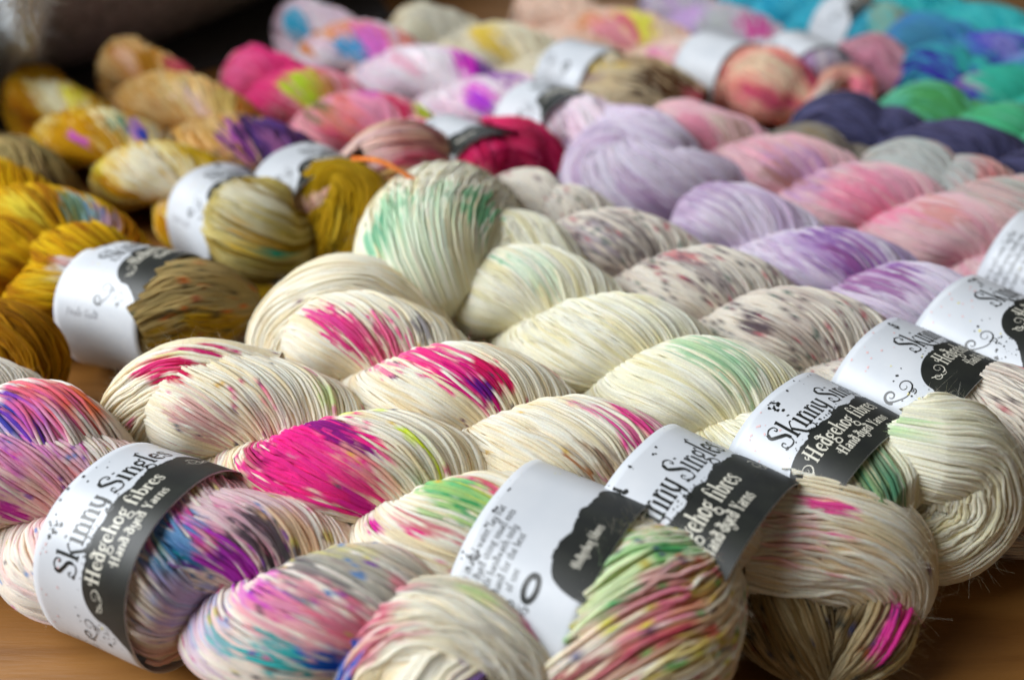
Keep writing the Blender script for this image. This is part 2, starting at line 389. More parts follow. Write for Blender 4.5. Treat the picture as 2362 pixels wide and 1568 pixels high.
  (-0.0444, -0.0455, 0.0655, 0.012, 0.006, '58b890', 0.8, 1.1),
  (-0.027, -0.0364, 0.0746, 0.024, 0.012, 'c4e2c0', 0.6, 0.8),
  (0.0018, -0.0122, 0.0668, 0.01, 0.004, '60b888', 0.8, 1),
  (-0.0327, -0.0116, 0.0807, 0.014, 0.008, 'b0dcb4', 0.6, 1),
  (0.018, -0.0077, 0.0666, 0.014, 0.006, 'c8e4c8', 0.6, 0.9),
  (0.1071, -0.0038, 0.0641, 0.018, 0.007, 'a0d0a4', 0.7, 1.2),
  (0.118, -0.0023, 0.0646, 0.014, 0.005, '88c094', 0.6, 1.2),
  (0.1801, -0.0171, 0.0548, 0.014, 0.006, '4a8a58', 0.8, 1.2),
  (0.1806, -0.0111, 0.0579, 0.01, 0.004, '3a7a60', 0.8, 1.4),
  (0.1737, 0.0034, 0.0679, 0.008, 0.003, 'b0dca0', 0.7, 1),
 ],
 'F': [
  (0.0109, -0.0102, 0.0611, 0.016, 0.008, '5c525c', 0.55, 1.6),
  (0.0207, -0.008, 0.0564, 0.012, 0.006, '4a4048', 0.5, 1.6),
  (-0.0016, -0.021, 0.0573, 0.014, 0.008, '9a8c9c', 0.6, 1.2),
  (0.0434, -0.0101, 0.0628, 0.01, 0.003, 'c84a60', 0.7, 1.2),
  (0.0634, -0.0123, 0.0657, 0.014, 0.006, '7c6c74', 0.6, 1.8),
  (0.0928, -0.0225, 0.0556, 0.008, 0.003, '4a3a48', 0.9, 1),
  (0.1096, -0.0161, 0.0557, 0.014, 0.005, '8a7068', 0.5, 1.5),
 ],
 'G': [
  (0.077, -0.0079, 0.062, 0.026, 0.01, '8a5aa4', 0.9, 0.8),
  (0.0924, -0.0143, 0.0585, 0.022, 0.008, '9a5a98', 0.8, 0.8),
  (0.0635, -0.0193, 0.0587, 0.018, 0.007, 'c0a4cc', 0.7, 0.9),
  (0.0862, 0.0201, 0.0571, 0.018, 0.008, '8a74a0', 0.7, 0.9),
  (-0.0564, -0.0195, 0.0503, 0.025, 0.014, 'd6cedb', 0.7, 1),
  (-0.0404, -0.0122, 0.0407, 0.022, 0.006, 'b594bb', 0.8, 0.8),
  (-0.1012, -0.007, 0.0629, 0.016, 0.006, 'a898b8', 0.6, 1),
  (-0.002, -0.0094, 0.0631, 0.016, 0.008, 'a080aa', 0.7, 1),
  (0.0207, -0.0121, 0.0573, 0.02, 0.01, 'ddd0dc', 0.6, 0.8),
 ],
 'H': [
  (0.0134, -0.0145, 0.0557, 0.016, 0.008, 'e890a8', 0.9, 0.7),
  (0.034, -0.0002, 0.0524, 0.018, 0.009, 'a8887a', 0.8, 1),
  (0.0209, -0.0031, 0.0602, 0.014, 0.003, 'd8c0b4', 0.8, 0.8),
  (0.092, -0.0167, 0.0518, 0.022, 0.012, 'cc9cc4', 0.9, 0.6),
  (0.0811, -0.0163, 0.0477, 0.014, 0.005, 'a87866', 0.7, 1),
  (0.1317, -0.0188, 0.0538, 0.022, 0.012, 'f08aa8', 0.9, 0.7),
  (0.1422, -0.0041, 0.0598, 0.016, 0.008, 'e8a0b4', 0.8, 0.8),
  (0.1652, -0.0193, 0.0575, 0.014, 0.006, 'd88a7a', 0.6, 1),
 ],
 'L': [
  (0.0463, -0.0095, 0.0532, 0.009, 0.008, 'e0d8d2', 1, 0.5),
  (0.0499, -0.0108, 0.0518, 0.005, 0.003, '4a4048', 1, 0.8),
  (0.0408, -0.0087, 0.0544, 0.006, 0.003, 'd08080', 0.6, 1),
  (0.1174, -0.0141, 0.0341, 0.03, 0.008, 'a8820f', 0.9, 0.6),
  (0.1096, -0.0064, 0.0541, 0.01, 0.004, '6a5436', 0.5, 1.2),
  (0.044, -0.0187, 0.049, 0.016, 0.004, 'e0b830', 0.7, 0.9),
 ],
 'M': [
  (0.1147, 0.0089, 0.0583, 0.015, 0.006, '9cc4c4', 1, 0.7),
  (0.1205, 0.0133, 0.0545, 0.014, 0.003, '4a78a8', 0.9, 0.9),
  (0.1262, 0.0148, 0.0517, 0.014, 0.004, 'c8a0b8', 0.8, 0.9),
  (0.1275, 0.0251, 0.047, 0.016, 0.006, 'b0680a', 0.9, 0.7),
  (0.1135, 0.0056, 0.0585, 0.014, 0.004, '5a7040', 0.8, 0.9),
  (0.1, -0.013, 0.0565, 0.02, 0.01, 'd0b030', 0.6, 0.9),
  (0.101, -0.0029, 0.0639, 0.018, 0.004, '8a5a08', 0.8, 0.9),
  (0.0983, -0.0096, 0.0607, 0.018, 0.004, 'e0c840', 0.8, 0.9),
 ],
 'P': [
  (0.0328, -0.0038, 0.0515, 0.018, 0.01, 'ece6c4', 0.9, 0.7),
  (0.0403, 0.0077, 0.0538, 0.014, 0.006, 'e6d840', 0.9, 0.7),
  (0.0072, -0.0157, 0.0322, 0.03, 0.012, '985a0e', 1, 0.5),
  (0.0052, -0.0197, 0.0484, 0.02, 0.008, 'b8780f', 0.9, 0.6),
  (0.1029, -0.0226, 0.0452, 0.026, 0.012, 'c48c10', 1, 0.6),
  (0.1078, -0.0206, 0.0456, 0.01, 0.0025, 'd060c0', 1, 0.4),
  (0.1127, -0.0002, 0.059, 0.018, 0.006, 'e6e0b0', 0.9, 0.7),
  (0.1286, -0.0003, 0.0556, 0.01, 0.004, '2a7a70', 0.9, 1),
  (0.1405, 0.0048, 0.0527, 0.014, 0.004, 'b078c8', 0.9, 0.9),
  (0.1469, 0.0065, 0.0493, 0.009, 0.003, '3048b8', 1, 0.8),
  (0.1493, 0.0202, 0.0485, 0.016, 0.008, 'b8b4a4', 0.8, 0.9),
  (0.142, -0.0244, 0.0404, 0.012, 0.007, 'dcc83a', 0.9, 0.8),
  (0.1956, -0.017, 0.0471, 0.025, 0.014, 'dfd8c0', 0.9, 0.6),
  (0.2143, 0.0077, 0.0564, 0.02, 0.008, 'c8a018', 0.9, 0.6),
  (0.217, -0.0026, 0.0523, 0.012, 0.004, 'e6dcb8', 0.8, 0.8),
  (0.3036, -0.0186, 0.0613, 0.022, 0.009, 'c4bc9a', 0.9, 0.8),
  (0.2899, -0.0182, 0.0372, 0.016, 0.003, '3a9a60', 0.9, 0.9),
  (0.2908, -0.0044, 0.0204, 0.014, 0.002, '30b8a0', 0.9, 0.6),
  (0.3134, -0.0187, 0.05, 0.016, 0.003, 'c89c40', 0.9, 0.9),
  (0.3334, 0.0157, 0.0504, 0.014, 0.003, '5a4a10', 0.8, 1.2),
  (0.3182, -0.0135, 0.0404, 0.016, 0.0025, '20a890', 1, 0.5),
  (0.3133, -0.0223, 0.0434, 0.016, 0.0025, 'e0b840', 0.9, 0.6),
  (0.2926, -0.0145, 0.0652, 0.02, 0.005, 'd8d0b4', 0.9, 0.7),
  (0.3092, -0.0061, 0.0626, 0.016, 0.003, 'e6e0c8', 0.9, 0.6),
  (0.3334, 0.0157, 0.0504, 0.014, 0.0025, 'd8b838', 0.8, 0.9),
  (0.3316, 0.0087, 0.0364, 0.012, 0.0025, '4a3c08', 0.8, 1),
 ],
 'Q': [
  (0.0279, -0.0089, 0.0553, 0.016, 0.008, 'dc9c60', 0.9, 0.9),
  (0.0212, -0.009, 0.0605, 0.014, 0.003, 'f0c0a0', 0.9, 0.8),
  (0.0418, 0.0011, 0.0563, 0.016, 0.005, 'a8700f', 0.9, 0.8),
  (0.0489, 0.0202, 0.0554, 0.012, 0.006, 'cc3c60', 0.9, 0.8),
  (0.1294, -0.0069, 0.0596, 0.022, 0.009, 'e8cc90', 0.9, 0.8),
  (0.1434, -0.0042, 0.0542, 0.02, 0.004, 'f0c8c0', 0.9, 0.7),
  (0.1569, 0.0089, 0.0562, 0.016, 0.005, 'dfc070', 0.9, 0.8),
  (0.1658, 0.0239, 0.0527, 0.02, 0.008, 'a85f1c', 0.9, 0.8),
  (0.2287, -0.0131, 0.0616, 0.014, 0.007, 'b458b4', 1, 0.9),
  (0.2424, -0.0037, 0.0625, 0.022, 0.012, '3c2c50', 1, 1),
  (0.2421, 0.0085, 0.0639, 0.016, 0.01, '5c3c80', 1, 1),
  (0.2544, 0.0126, 0.061, 0.014, 0.008, '4a2c50', 1, 1),
  (0.2533, -0.001, 0.0576, 0.012, 0.004, 'a868a0', 0.8, 1),
  (0.3278, 0.0541, 0.0643, 0.022, 0.008, '98485c', 0.9, 0.9),
  (0.3235, 0.0155, 0.0569, 0.018, 0.004, 'd8a030', 0.8, 1),
  (0.325, 0.04, 0.0672, 0.016, 0.004, 'c84a6a', 0.8, 1),
  (0.306, 0.0232, 0.0673, 0.014, 0.008, 'ecc8c8', 0.7, 0.9),
 ],
 'R': [
  (0.0172, -0.0098, 0.0588, 0.04, 0.025, 'e03a78', 1, 0.4),
  (0.0008, -0.02, 0.0569, 0.018, 0.01, 'e8709c', 0.6, 0.9),
  (0.0779, -0.01, 0.0579, 0.016, 0.008, 'b4cc38', 1, 0.7),
  (0.0906, -0.0017, 0.0567, 0.014, 0.006, 'c88a50', 0.9, 0.9),
  (0.111, -0.0263, 0.0544, 0.014, 0.005, '5a6820', 0.8, 1),
  (0.1329, -0.0147, 0.0614, 0.01, 0.004, 'e0705a', 0.7, 1),
  (0.1309, 0.0021, 0.0655, 0.01, 0.006, 'd048b0', 0.8, 0.8),
  (0.1497, -0.0103, 0.0585, 0.02, 0.008, 'ee9ab8', 0.8, 0.9),
  (0.1572, 0.0056, 0.0619, 0.014, 0.003, 'd83460', 1, 0.8),
  (0.1669, 0.018, 0.0578, 0.01, 0.004, 'dce850', 1, 0.5),
  (0.1354, -0.0222, 0.0526, 0.014, 0.006, 'ee8a78', 0.8, 1),
 ],
 'T': [
  (0.0099, -0.0189, 0.0504, 0.016, 0.009, '44acd0', 1, 0.7),
  (0.0161, -0.0261, 0.029, 0.014, 0.006, 'e4ddd0', 0.9, 0.8),
  (0.0465, -0.0203, 0.0528, 0.02, 0.0035, 'd87f20', 1, 0.5),
  (0.0487, -0.0329, 0.0424, 0.012, 0.003, 'd87f20', 1, 0.5),
  (0.0839, -0.0175, 0.0612, 0.022, 0.007, 'dc8a4a', 0.9, 0.9),
  (0.1124, -0.0099, 0.0624, 0.02, 0.008, 'e87080', 0.9, 0.9),
  (0.1233, -0.0089, 0.0554, 0.016, 0.007, 'e078d0', 1, 0.8),
  (0.1079, -0.0178, 0.0473, 0.018, 0.005, '48a4d4', 1, 0.6),
  (0.1103, -0.0243, 0.0328, 0.012, 0.006, 'f4c4b0', 0.9, 0.6),
  (0.1446, 0.012, 0.0566, 0.02, 0.008, 'e07a60', 0.9, 0.9),
  (0.2047, -0.0159, 0.0542, 0.022, 0.014, 'ece4e8', 0.9, 0.6),
  (0.1854, -0.0224, 0.0567, 0.014, 0.003, 'e8a0b8', 0.7, 1),
  (0.2257, 0.0058, 0.0616, 0.016, 0.006, 'dc38c4', 1, 0.8),
  (0.2391, 0.0116, 0.0575, 0.014, 0.004, '5a2c8a', 1, 0.9),
  (0.279, -0.0038, 0.0655, 0.014, 0.006, '8a4aa0', 0.9, 1),
  (0.2759, -0.0237, 0.055, 0.012, 0.006, 'e468d4', 1, 0.7),
  (0.2783, -0.0265, 0.0515, 0.008, 0.003, 'b040d8', 1, 0.6),
 ],
 'V': [
  (0.0292, -0.0071, 0.0576, 0.025, 0.014, 'bcb8a8', 0.9, 0.6),
  (0.0103, -0.02, 0.0493, 0.012, 0.008, 'cfcab0', 0.7, 0.8),
  (0.1012, -0.0153, 0.0604, 0.016, 0.008, 'e0c040', 0.9, 0.8),
  (0.1129, -0.0033, 0.0638, 0.016, 0.008, 'e8dcc0', 0.9, 0.8),
  (0.2087, -0.0208, 0.0552, 0.016, 0.006, 'e8c438', 1, 0.7),
  (0.1927, -0.0273, 0.0475, 0.016, 0.007, 'bfa6b4', 0.8, 0.9),
  (0.2306, -0.0121, 0.0452, 0.022, 0.012, 'ead6b4', 0.9, 0.6),
  (0.2558, 0.0168, 0.0457, 0.022, 0.008, '54341f', 1, 0.9),
  (0.271, 0.0231, 0.0392, 0.01, 0.005, 'b04858', 0.8, 0.8),
 ],
 'W': [
  (0.0187, -0.0144, 0.0498, 0.03, 0.015, 'f0ceba', 0.8, 0.6),
  (0.0957, -0.0239, 0.0547, 0.016, 0.006, 'dc8448', 0.8, 0.9),
  (0.134, -0.0089, 0.0582, 0.018, 0.008, 'ece858', 1, 0.7),
  (0.1211, -0.0188, 0.0486, 0.022, 0.006, 'ec9aaa', 0.9, 0.8),
  (0.1269, -0.0127, 0.0578, 0.014, 0.003, 'd04a80', 0.9, 0.8),
  (0.1836, -0.029, 0.0486, 0.014, 0.005, 'e468b8', 0.9, 0.8),
  (0.1901, -0.021, 0.0559, 0.02, 0.008, 'efd0c4', 0.8, 0.7),
  (0.2821, -0.0173, 0.0591, 0.022, 0.007, 'ead2b4', 0.9, 0.8),
  (0.2971, 0.0089, 0.0543, 0.018, 0.004, 'c82c68', 0.9, 0.7),
  (0.2881, -0.023, 0.0366, 0.018, 0.005, 'e05880', 0.9, 0.8),
  (0.3071, 0.0034, 0.0213, 0.012, 0.005, 'f4a050', 0.8, 0.9),
  (0.3189, -0.0013, 0.0435, 0.014, 0.004, 'efe4d8', 0.9, 0.6),
  (0.3269, 0.0343, 0.0441, 0.018, 0.005, 'f08098', 0.9, 0.8),
 ],
 'X': [
  (0.0752, -0.0281, 0.0497, 0.025, 0.012, 'c8a4d8', 0.9, 0.6),
  (0.1262, -0.0172, 0.0482, 0.022, 0.012, 'b4bab8', 0.9, 0.7),
  (0.1586, -0.0006, 0.0539, 0.018, 0.008, 'cc5c9c', 1, 0.6),
  (0.1987, -0.009, 0.0596, 0.014, 0.006, 'c06a78', 0.8, 0.8),
  (0.2583, 0.0224, 0.0382, 0.02, 0.006, '9c8a78', 0.8, 0.8),
  (0.2478, 0.0433, 0.0489, 0.02, 0.008, 'd890a8', 0.8, 0.8),
 ],
 'Z': [
  (0.0955, -0.0301, 0.0443, 0.03, 0.02, '42b4cc', 0.9, 0.5),
  (0.1856, 0.0142, 0.0478, 0.02, 0.008, '9cb0a0', 0.8, 0.9),
  (0.1846, -0.0063, 0.0508, 0.01, 0.004, 'c08a50', 0.9, 0.7),
  (0.1921, 0.0091, 0.0389, 0.014, 0.008, '48b0b0', 0.9, 0.8),
 ],
 'AB': [
  (-0.0011, -0.0205, 0.0514, 0.02, 0.01, '4a8cac', 0.9, 0.7),
  (0.0489, -0.0075, 0.0634, 0.02, 0.012, '5a44cc', 0.9, 0.8),
  (0.0621, -0.01, 0.0567, 0.016, 0.006, '9898d8', 0.8, 0.9),
 ],
 'AC': [
  (0.0161, -0.0225, 0.0478, 0.026, 0.009, '4628a8', 1, 0.6),
  (0.0337, -0.023, 0.0541, 0.025, 0.004, 'd050b8', 1, 0.6),
  (0.0408, -0.0218, 0.0571, 0.025, 0.004, '9ad0b8', 0.9, 0.8),
  (0.0521, -0.0148, 0.0602, 0.025, 0.012, '3cb49c', 1, 0.6),
 ],
 'AD': [
  (0.0087, -0.0059, 0.0607, 0.02, 0.01, '4a9840', 0.7, 0.8),
  (0.0434, -0.0137, 0.0622, 0.02, 0.01, '50c088', 0.8, 0.6),
 ],
 'AG': [
  (0.0294, 0.0094, 0.0652, 0.008, 0.005, 'b03838', 1, 0.9),
  (0.0168, 0.0098, 0.0687, 0.016, 0.008, 'd89a9a', 0.8, 0.9),
  (-0.0011, -0.0086, 0.0665, 0.022, 0.012, 'b4bcb8', 0.9, 0.6),
  (0.0317, 0.0213, 0.0636, 0.016, 0.008, 'd8a8a0', 0.8, 0.8),
 ],
 'AF': [
  (-0.0011, -0.0109, 0.0599, 0.014, 0.006, 'a88a50', 0.7, 1),
 ],
}
#DYE-END

def dye(B, spec, rng, patches):
    """colour every vertex: base tones that drift along and between strands, then patches, then speckles"""
    V, F, T, UV, SID, SS = B
    tones = [srgb(c) for c in spec['tones']]
    sidr = (SID % 1000).astype(float)
    ph = rng.uniform(0, 10)
    f1 = field(rng, spec.get('drift', 0.06), 8.0); f2 = field(rng, 0.02, 3.0); rs = rng.normal(size=6000)[SID]
    a = 0.5 + 0.45*f1(SS, sidr) + 0.15*f2(SS, sidr) + 0.16*rs
    a = np.clip(a, 0, 1)*(len(tones)-1); i0 = np.clip(a.astype(int), 0, max(len(tones)-2, 0)); fr = (a-i0)[:, None]
    TN = np.array(tones)
    c = TN[i0]*(1-fr) + TN[np.minimum(i0+1, len(tones)-1)]*fr if len(tones) > 1 else np.tile(TN[0], (len(V), 1))
    for (x, y, z, ln, wd, cl, st, sk) in patches:
        if spec.get('far'): ln, wd, sk = ln*1.7, wd*1.8, sk*0.7
        else: ln, wd = ln*1.12, wd*1.25
        d = V - np.array([x, y, z]); dl = (d*T).sum(1); dw = np.sqrt(np.maximum((d*d).sum(1) - dl*dl, 0))
        e = (dl/ln)**2 + (dw/wd)**2
        m = e < 4
        if not m.any(): continue
        g1 = rng.normal(size=6000)[SID[m]]; nf = field(rng, 0.012, 2.0)(SS[m], sidr[m])
        v = 1.0 - e[m] + sk*(0.62*g1 + 0.5*nf + 0.3*field(rng, 0.004, 1.0)(SS[m], sidr[m]*1.7))
        k = np.clip(v*1.9, 0, 1)*st
        c[m] = c[m]*(1-k[:, None]) + srgb(cl)*k[:, None]
    sp = spec.get('specks')
    if sp:
        dens, cols = sp; Ltot = SS.max(); 
        keys = np.unique(SID); keys = keys[keys < 1000]
        for kk in range(int(dens*max(1, Ltot/0.01))):
            s0 = rng.uniform(0, Ltot); w0 = rng.uniform(0.0004, 0.0016); sid0 = rng.choice(keys); nn = rng.integers(1, 3)
            m = (np.abs(SS - s0) < w0) & (SID >= sid0) & (SID < sid0+nn)
            c[m] = srgb(cols[rng.integers(len(cols))])*0.8 + c[m]*0.2
    return np.clip(c, 0.003, 0.95)

# ------------------------------------------------------------------ lettering: a small swash serif face drawn with strokes
# each stroke: (width, points); unit = x-height 1, ascender 1.6; curves are Catmull-Rom
TK, TN_ = 0.24, 0.08
GLY = {
 'S': (1.15, [(TN_, [(1.0, 1.25), (0.95, 1.5), (0.6, 1.62), (0.25, 1.5)]), (TK, [(0.25, 1.5), (0.12, 1.2), (0.5, 0.9), (0.92, 0.62), (0.98, 0.3)]), (TN_, [(0.98, 0.3), (0.8, 0.02), (0.4, -0.02), (0.1, 0.15), (0.08, 0.42), (0.3, 0.46), (0.34, 0.28)]), (TN_, [(1.0, 1.25), (0.82, 1.2), (0.8, 1.36)]), (TN_*1.3, [(-0.05, 0.1), (0.1, 0.05), (0.25, 0.12)])]),
 'k': (1.0, [(TK, [(0.2, 0), (0.2, 1.55)]), (TN_, [(0.02, 1.55), (0.32, 1.6)]), (TN_, [(0.0, 0.03), (0.42, 0.03)]), (TN_, [(0.25, 0.45), (0.75, 0.95), (0.95, 0.95)]), (TK*0.85, [(0.42, 0.6), (0.62, 0.2), (0.8, -0.15), (1.05, -0.38)]), (TN_*1.4, [(1.05, -0.38), (1.4, -0.5), (1.7, -0.35), (1.72, -0.05), (1.5, 0.0)])]),
 'i': (0.5, [(TK, [(0.22, 0), (0.22, 0.95)]), (TN_, [(0.04, 0.93), (0.3, 0.97)]), (TN_, [(0.02, 0.03), (0.44, 0.03)]), (0.22, [(0.2, 1.28), (0.22, 1.36)])]),
 'n': (0.95, [(TK, [(0.2, 0), (0.2, 0.95)]), (TN_, [(0.04, 0.93), (0.3, 0.97)]), (TN_, [(0.02, 0.03), (0.4, 0.03)]), (TN_*1.2, [(0.28, 0.7), (0.45, 0.95), (0.65, 0.9)]), (TK, [(0.7, 0.82), (0.74, 0.5), (0.74, 0)]), (TN_, [(0.56, 0.03), (0.94, 0.03)])]),
 'y': (0.9, [(TK, [(0.15, 0.95), (0.18, 0.4), (0.4, 0.08)]), (TN_, [(0.0, 0.95), (0.32, 0.95)]), (TN_*1.2, [(0.4, 0.05), (0.6, 0.2), (0.72, 0.6)]), (TK, [(0.72, 0.95), (0.74, 0.3), (0.66, -0.2)]), (TN_*1.3, [(0.66, -0.2), (0.45, -0.55), (0.1, -0.5), (0.08, -0.25), (0.3, -0.22)]), (TN_, [(0.58, 0.95), (0.88, 0.95)])]),
 'g': (0.85, [(TN_*1.5, [(0.4, 0.95), (0.62, 0.8), (0.62, 0.5), (0.4, 0.36)]), (TK*0.8, [(0.4, 0.95), (0.16, 0.8), (0.16, 0.5), (0.4, 0.36)]), (TN_, [(0.6, 0.85), (0.75, 1.05), (0.88, 0.98)]), (TN_*1.4, [(0.25, 0.34), (0.12, 0.15), (0.5, 0.05), (0.72, -0.15), (0.6, -0.45), (0.25, -0.48), (0.05, -0.3), (0.15, -0.08), (0.4, 0.02)])]),
 'l': (0.48, [(TK, [(0.2, 0), (0.2, 1.6)]), (TN_, [(0.02, 1.58), (0.3, 1.64)]), (TN_, [(0.02, 0.03), (0.42, 0.03)]), (TN_, [(0.2, 1.6), (0.42, 1.75), (0.55, 1.6)])]),
 'e': (0.78, [(TN_, [(0.18, 0.52), (0.66, 0.56)]), (TN_*1.3, [(0.66, 0.56), (0.62, 0.9), (0.4, 0.97)]), (TK*0.9, [(0.4, 0.97), (0.16, 0.78), (0.14, 0.35), (0.38, 0.03)]), (TN_, [(0.38, 0.03), (0.6, 0.04), (0.72, 0.24)])]),
 's': (0.7, [(TN_, [(0.58, 0.72), (0.52, 0.95), (0.3, 0.96)]), (TK*0.8, [(0.3, 0.96), (0.12, 0.76), (0.35, 0.52), (0.56, 0.28)]), (TN_*1.2, [(0.56, 0.28), (0.5, 0.02), (0.25, 0.0), (0.08, 0.12), (0.1, 0.3)])]),
 'H': (1.3, [(TK, [(0.25, 0), (0.25, 1.55)]), (TK, [(0.95, 0), (0.95, 1.55)]), (TN_, [(0.02, 1.55), (0.48, 1.55)]), (TN_, [(0.02, 0.03), (0.48, 0.03)]), (TN_, [(0.74, 1.55), (1.18, 1.55)]), (TN_, [(0.74, 0.03), (1.18, 0.03)]), (TN_*1.2, [(-0.15, 0.72), (0.1, 0.9), (0.5, 0.78), (0.95, 0.82)]), (TN_, [(-0.15, 0.72), (-0.25, 1.0), (-0.05, 1.15)])]),
 'd': (0.88, [(TK*0.9, [(0.38, 0.95), (0.15, 0.75), (0.15, 0.25), (0.38, 0.02)]), (TN_, [(0.38, 0.95), (0.62, 0.75)]), (TN_, [(0.38, 0.02), (0.62, 0.25)]), (TK, [(0.64, 0), (0.62, 0.9), (0.4, 1.5)]), (TN_*1.3, [(0.4, 1.5), (0.15, 1.55), (0.1, 1.3), (0.5, 1.25), (0.85, 1.35)])]),
 'h': (0.95, [(TK, [(0.2, 0), (0.2, 1.58)]), (TN_, [(0.02, 1.55), (0.3, 1.62)]), (TN_, [(0.02, 0.03), (0.4, 0.03)]), (TN_*1.2, [(0.28, 0.7), (0.45, 0.95), (0.65, 0.9)]), (TK, [(0.7, 0.82), (0.74, 0.5), (0.74, 0)]), (TN_, [(0.56, 0.03), (0.94, 0.03)])]),
 'o': (0.82, [(TK*0.9, [(0.4, 0.97), (0.14, 0.75), (0.14, 0.25), (0.4, 0.02)]), (TK*0.6, [(0.4, 0.02), (0.66, 0.25), (0.66, 0.75), (0.4, 0.97)])]),
 'f': (0.62, [(TK, [(0.24, 0), (0.24, 1.35)]), (TN_*1.4, [(0.24, 1.35), (0.35, 1.62), (0.6, 1.6), (0.66, 1.42)]), (TN_, [(0.02, 0.93), (0.52, 0.93)]), (TN_, [(0.04, 0.03), (0.46, 0.03)])]),
 'b': (0.88, [(TK, [(0.2, 0.1), (0.2, 1.58)]), (TN_, [(0.02, 1.55), (0.3, 1.62)]), (TN_, [(0.2, 0.75), (0.45, 0.97)]), (TK*0.85, [(0.45, 0.97), (0.72, 0.75), (0.72, 0.25), (0.45, 0.02)]), (TN_, [(0.45, 0.02), (0.2, 0.1)])]),
 'r': (0.68, [(TK, [(0.2, 0), (0.2, 0.95)]), (TN_, [(0.04, 0.93), (0.3, 0.97)]), (TN_, [(0.02, 0.03), (0.42, 0.03)]), (TN_*1.2, [(0.28, 0.72), (0.42, 0.95), (0.6, 0.93)]), (0.18, [(0.58, 0.86), (0.62, 0.78)])]),
 'a': (0.82, [(TN_*1.3, [(0.15, 0.78), (0.35, 0.97), (0.58, 0.85)]), (TK, [(0.6, 0.85), (0.6, 0.05)]), (TN_, [(0.6, 0.05), (0.8, 0.03)]), (TK*0.8, [(0.55, 0.55), (0.18, 0.42), (0.16, 0.12), (0.4, 0.02)]), (TN_, [(0.4, 0.02), (0.58, 0.18)])]),
 'Y': (1.05, [(TK, [(0.15, 1.5), (0.35, 1.0), (0.52, 0.75)]), (TN_*1.3, [(0.9, 1.5), (0.72, 1.05), (0.52, 0.75)]), (TK, [(0.52, 0.75), (0.52, 0)]), (TN_, [(0.3, 0.03), (0.75, 0.03)]), (TN_, [(0.0, 1.52), (0.35, 1.52)]), (TN_, [(0.72, 1.52), (1.05, 1.52)])]),
 'L': (0.95, [(TK, [(0.25, 0), (0.25, 1.55)]), (TN_, [(0.02, 1.55), (0.48, 1.55)]), (TN_*1.6, [(0.05, 0.04), (0.8, 0.04)]), (TN_*1.5, [(0.8, 0.04), (0.88, 0.4)])]),
 'D': (1.1, [(TK, [(0.25, 0), (0.25, 1.55)]), (TN_, [(0.02, 1.55), (0.5, 1.55)]), (TN_, [(0.02, 0.03), (0.5, 0.03)]), (TK*0.85, [(0.5, 1.55), (0.92, 1.3), (1.0, 0.78), (0.92, 0.25), (0.5, 0.03)])]),
 '-': (0.45, [(TN_*1.6, [(0.05, 0.5), (0.38, 0.5)])]),
 ' ': (0.45, []),
 '.': (0.3, [(0.16, [(0.12, 0.05), (0.14, 0.1)])]),
 ',': (0.3, [(0.12, [(0.12, 0.05), (0.06, -0.18)])]),
 'm': (1.4, [(TK, [(0.2, 0), (0.2, 0.95)]), (TN_, [(0.28, 0.7), (0.45, 0.95), (0.62, 0.9)]), (TK, [(0.68, 0.82), (0.7, 0)]), (TN_, [(0.75, 0.7), (0.92, 0.95), (1.1, 0.9)]), (TK, [(1.16, 0.82), (1.18, 0)]), (TN_, [(0.02, 0.03), (1.36, 0.03)])]),
 't': (0.55, [(TK, [(0.25, 1.25), (0.25, 0.2), (0.4, 0.02)]), (TN_, [(0.02, 0.93), (0.5, 0.93)]), (TN_, [(0.4, 0.02), (0.52, 0.12)])]),
 'u': (0.95, [(TK, [(0.2, 0.95), (0.22, 0.2)]), (TN_, [(0.22, 0.2), (0.42, 0.0), (0.66, 0.2)]), (TK, [(0.72, 0.95), (0.74, 0)]), (TN_, [(0.02, 0.93), (0.3, 0.95)])]),
 'c': (0.72, [(TN_, [(0.62, 0.75), (0.5, 0.95), (0.38, 0.97)]), (TK*0.9, [(0.38, 0.97), (0.14, 0.75), (0.14, 0.3), (0.38, 0.02)]), (TN_, [(0.38, 0.02), (0.6, 0.05), (0.68, 0.22)])]),
 'w': (1.2, [(TK, [(0.1, 0.95), (0.35, 0.02)]), (TN_, [(0.35, 0.02), (0.6, 0.8)]), (TK, [(0.58, 0.9), (0.82, 0.02)]), (TN_, [(0.82, 0.02), (1.1, 0.95)])]),
 'G': (1.15, [(TN_, [(1.0, 1.25), (0.8, 1.5), (0.6, 1.57)]), (TK, [(0.6, 1.57), (0.2, 1.25), (0.16, 0.5), (0.5, 0.02)]), (TN_, [(0.5, 0.02), (0.85, 0.1), (0.95, 0.4)]), (TK, [(0.95, 0.65), (0.95, 0.05)]), (TN_, [(0.7, 0.66), (1.1, 0.66)])]),
 'M': (1.5, [(TN_, [(0.2, 0), (0.3, 1.5)]), (TK, [(0.3, 1.5), (0.72, 0.1)]), (TN_, [(0.72, 0.1), (1.15, 1.5)]), (TK, [(1.15, 1.5), (1.22, 0)]), (TN_, [(0.0, 0.03), (0.4, 0.03)]), (TN_, [(1.0, 0.03), (1.42, 0.03)])]),
 'F': (0.95, [(TK, [(0.25, 0), (0.25, 1.55)]), (TN_*1.5, [(0.05, 1.53), (0.9, 1.53)]), (TN_*1.5, [(0.25, 0.82), (0.7, 0.82)]), (TN_, [(0.02, 0.03), (0.48, 0.03)])]),
}
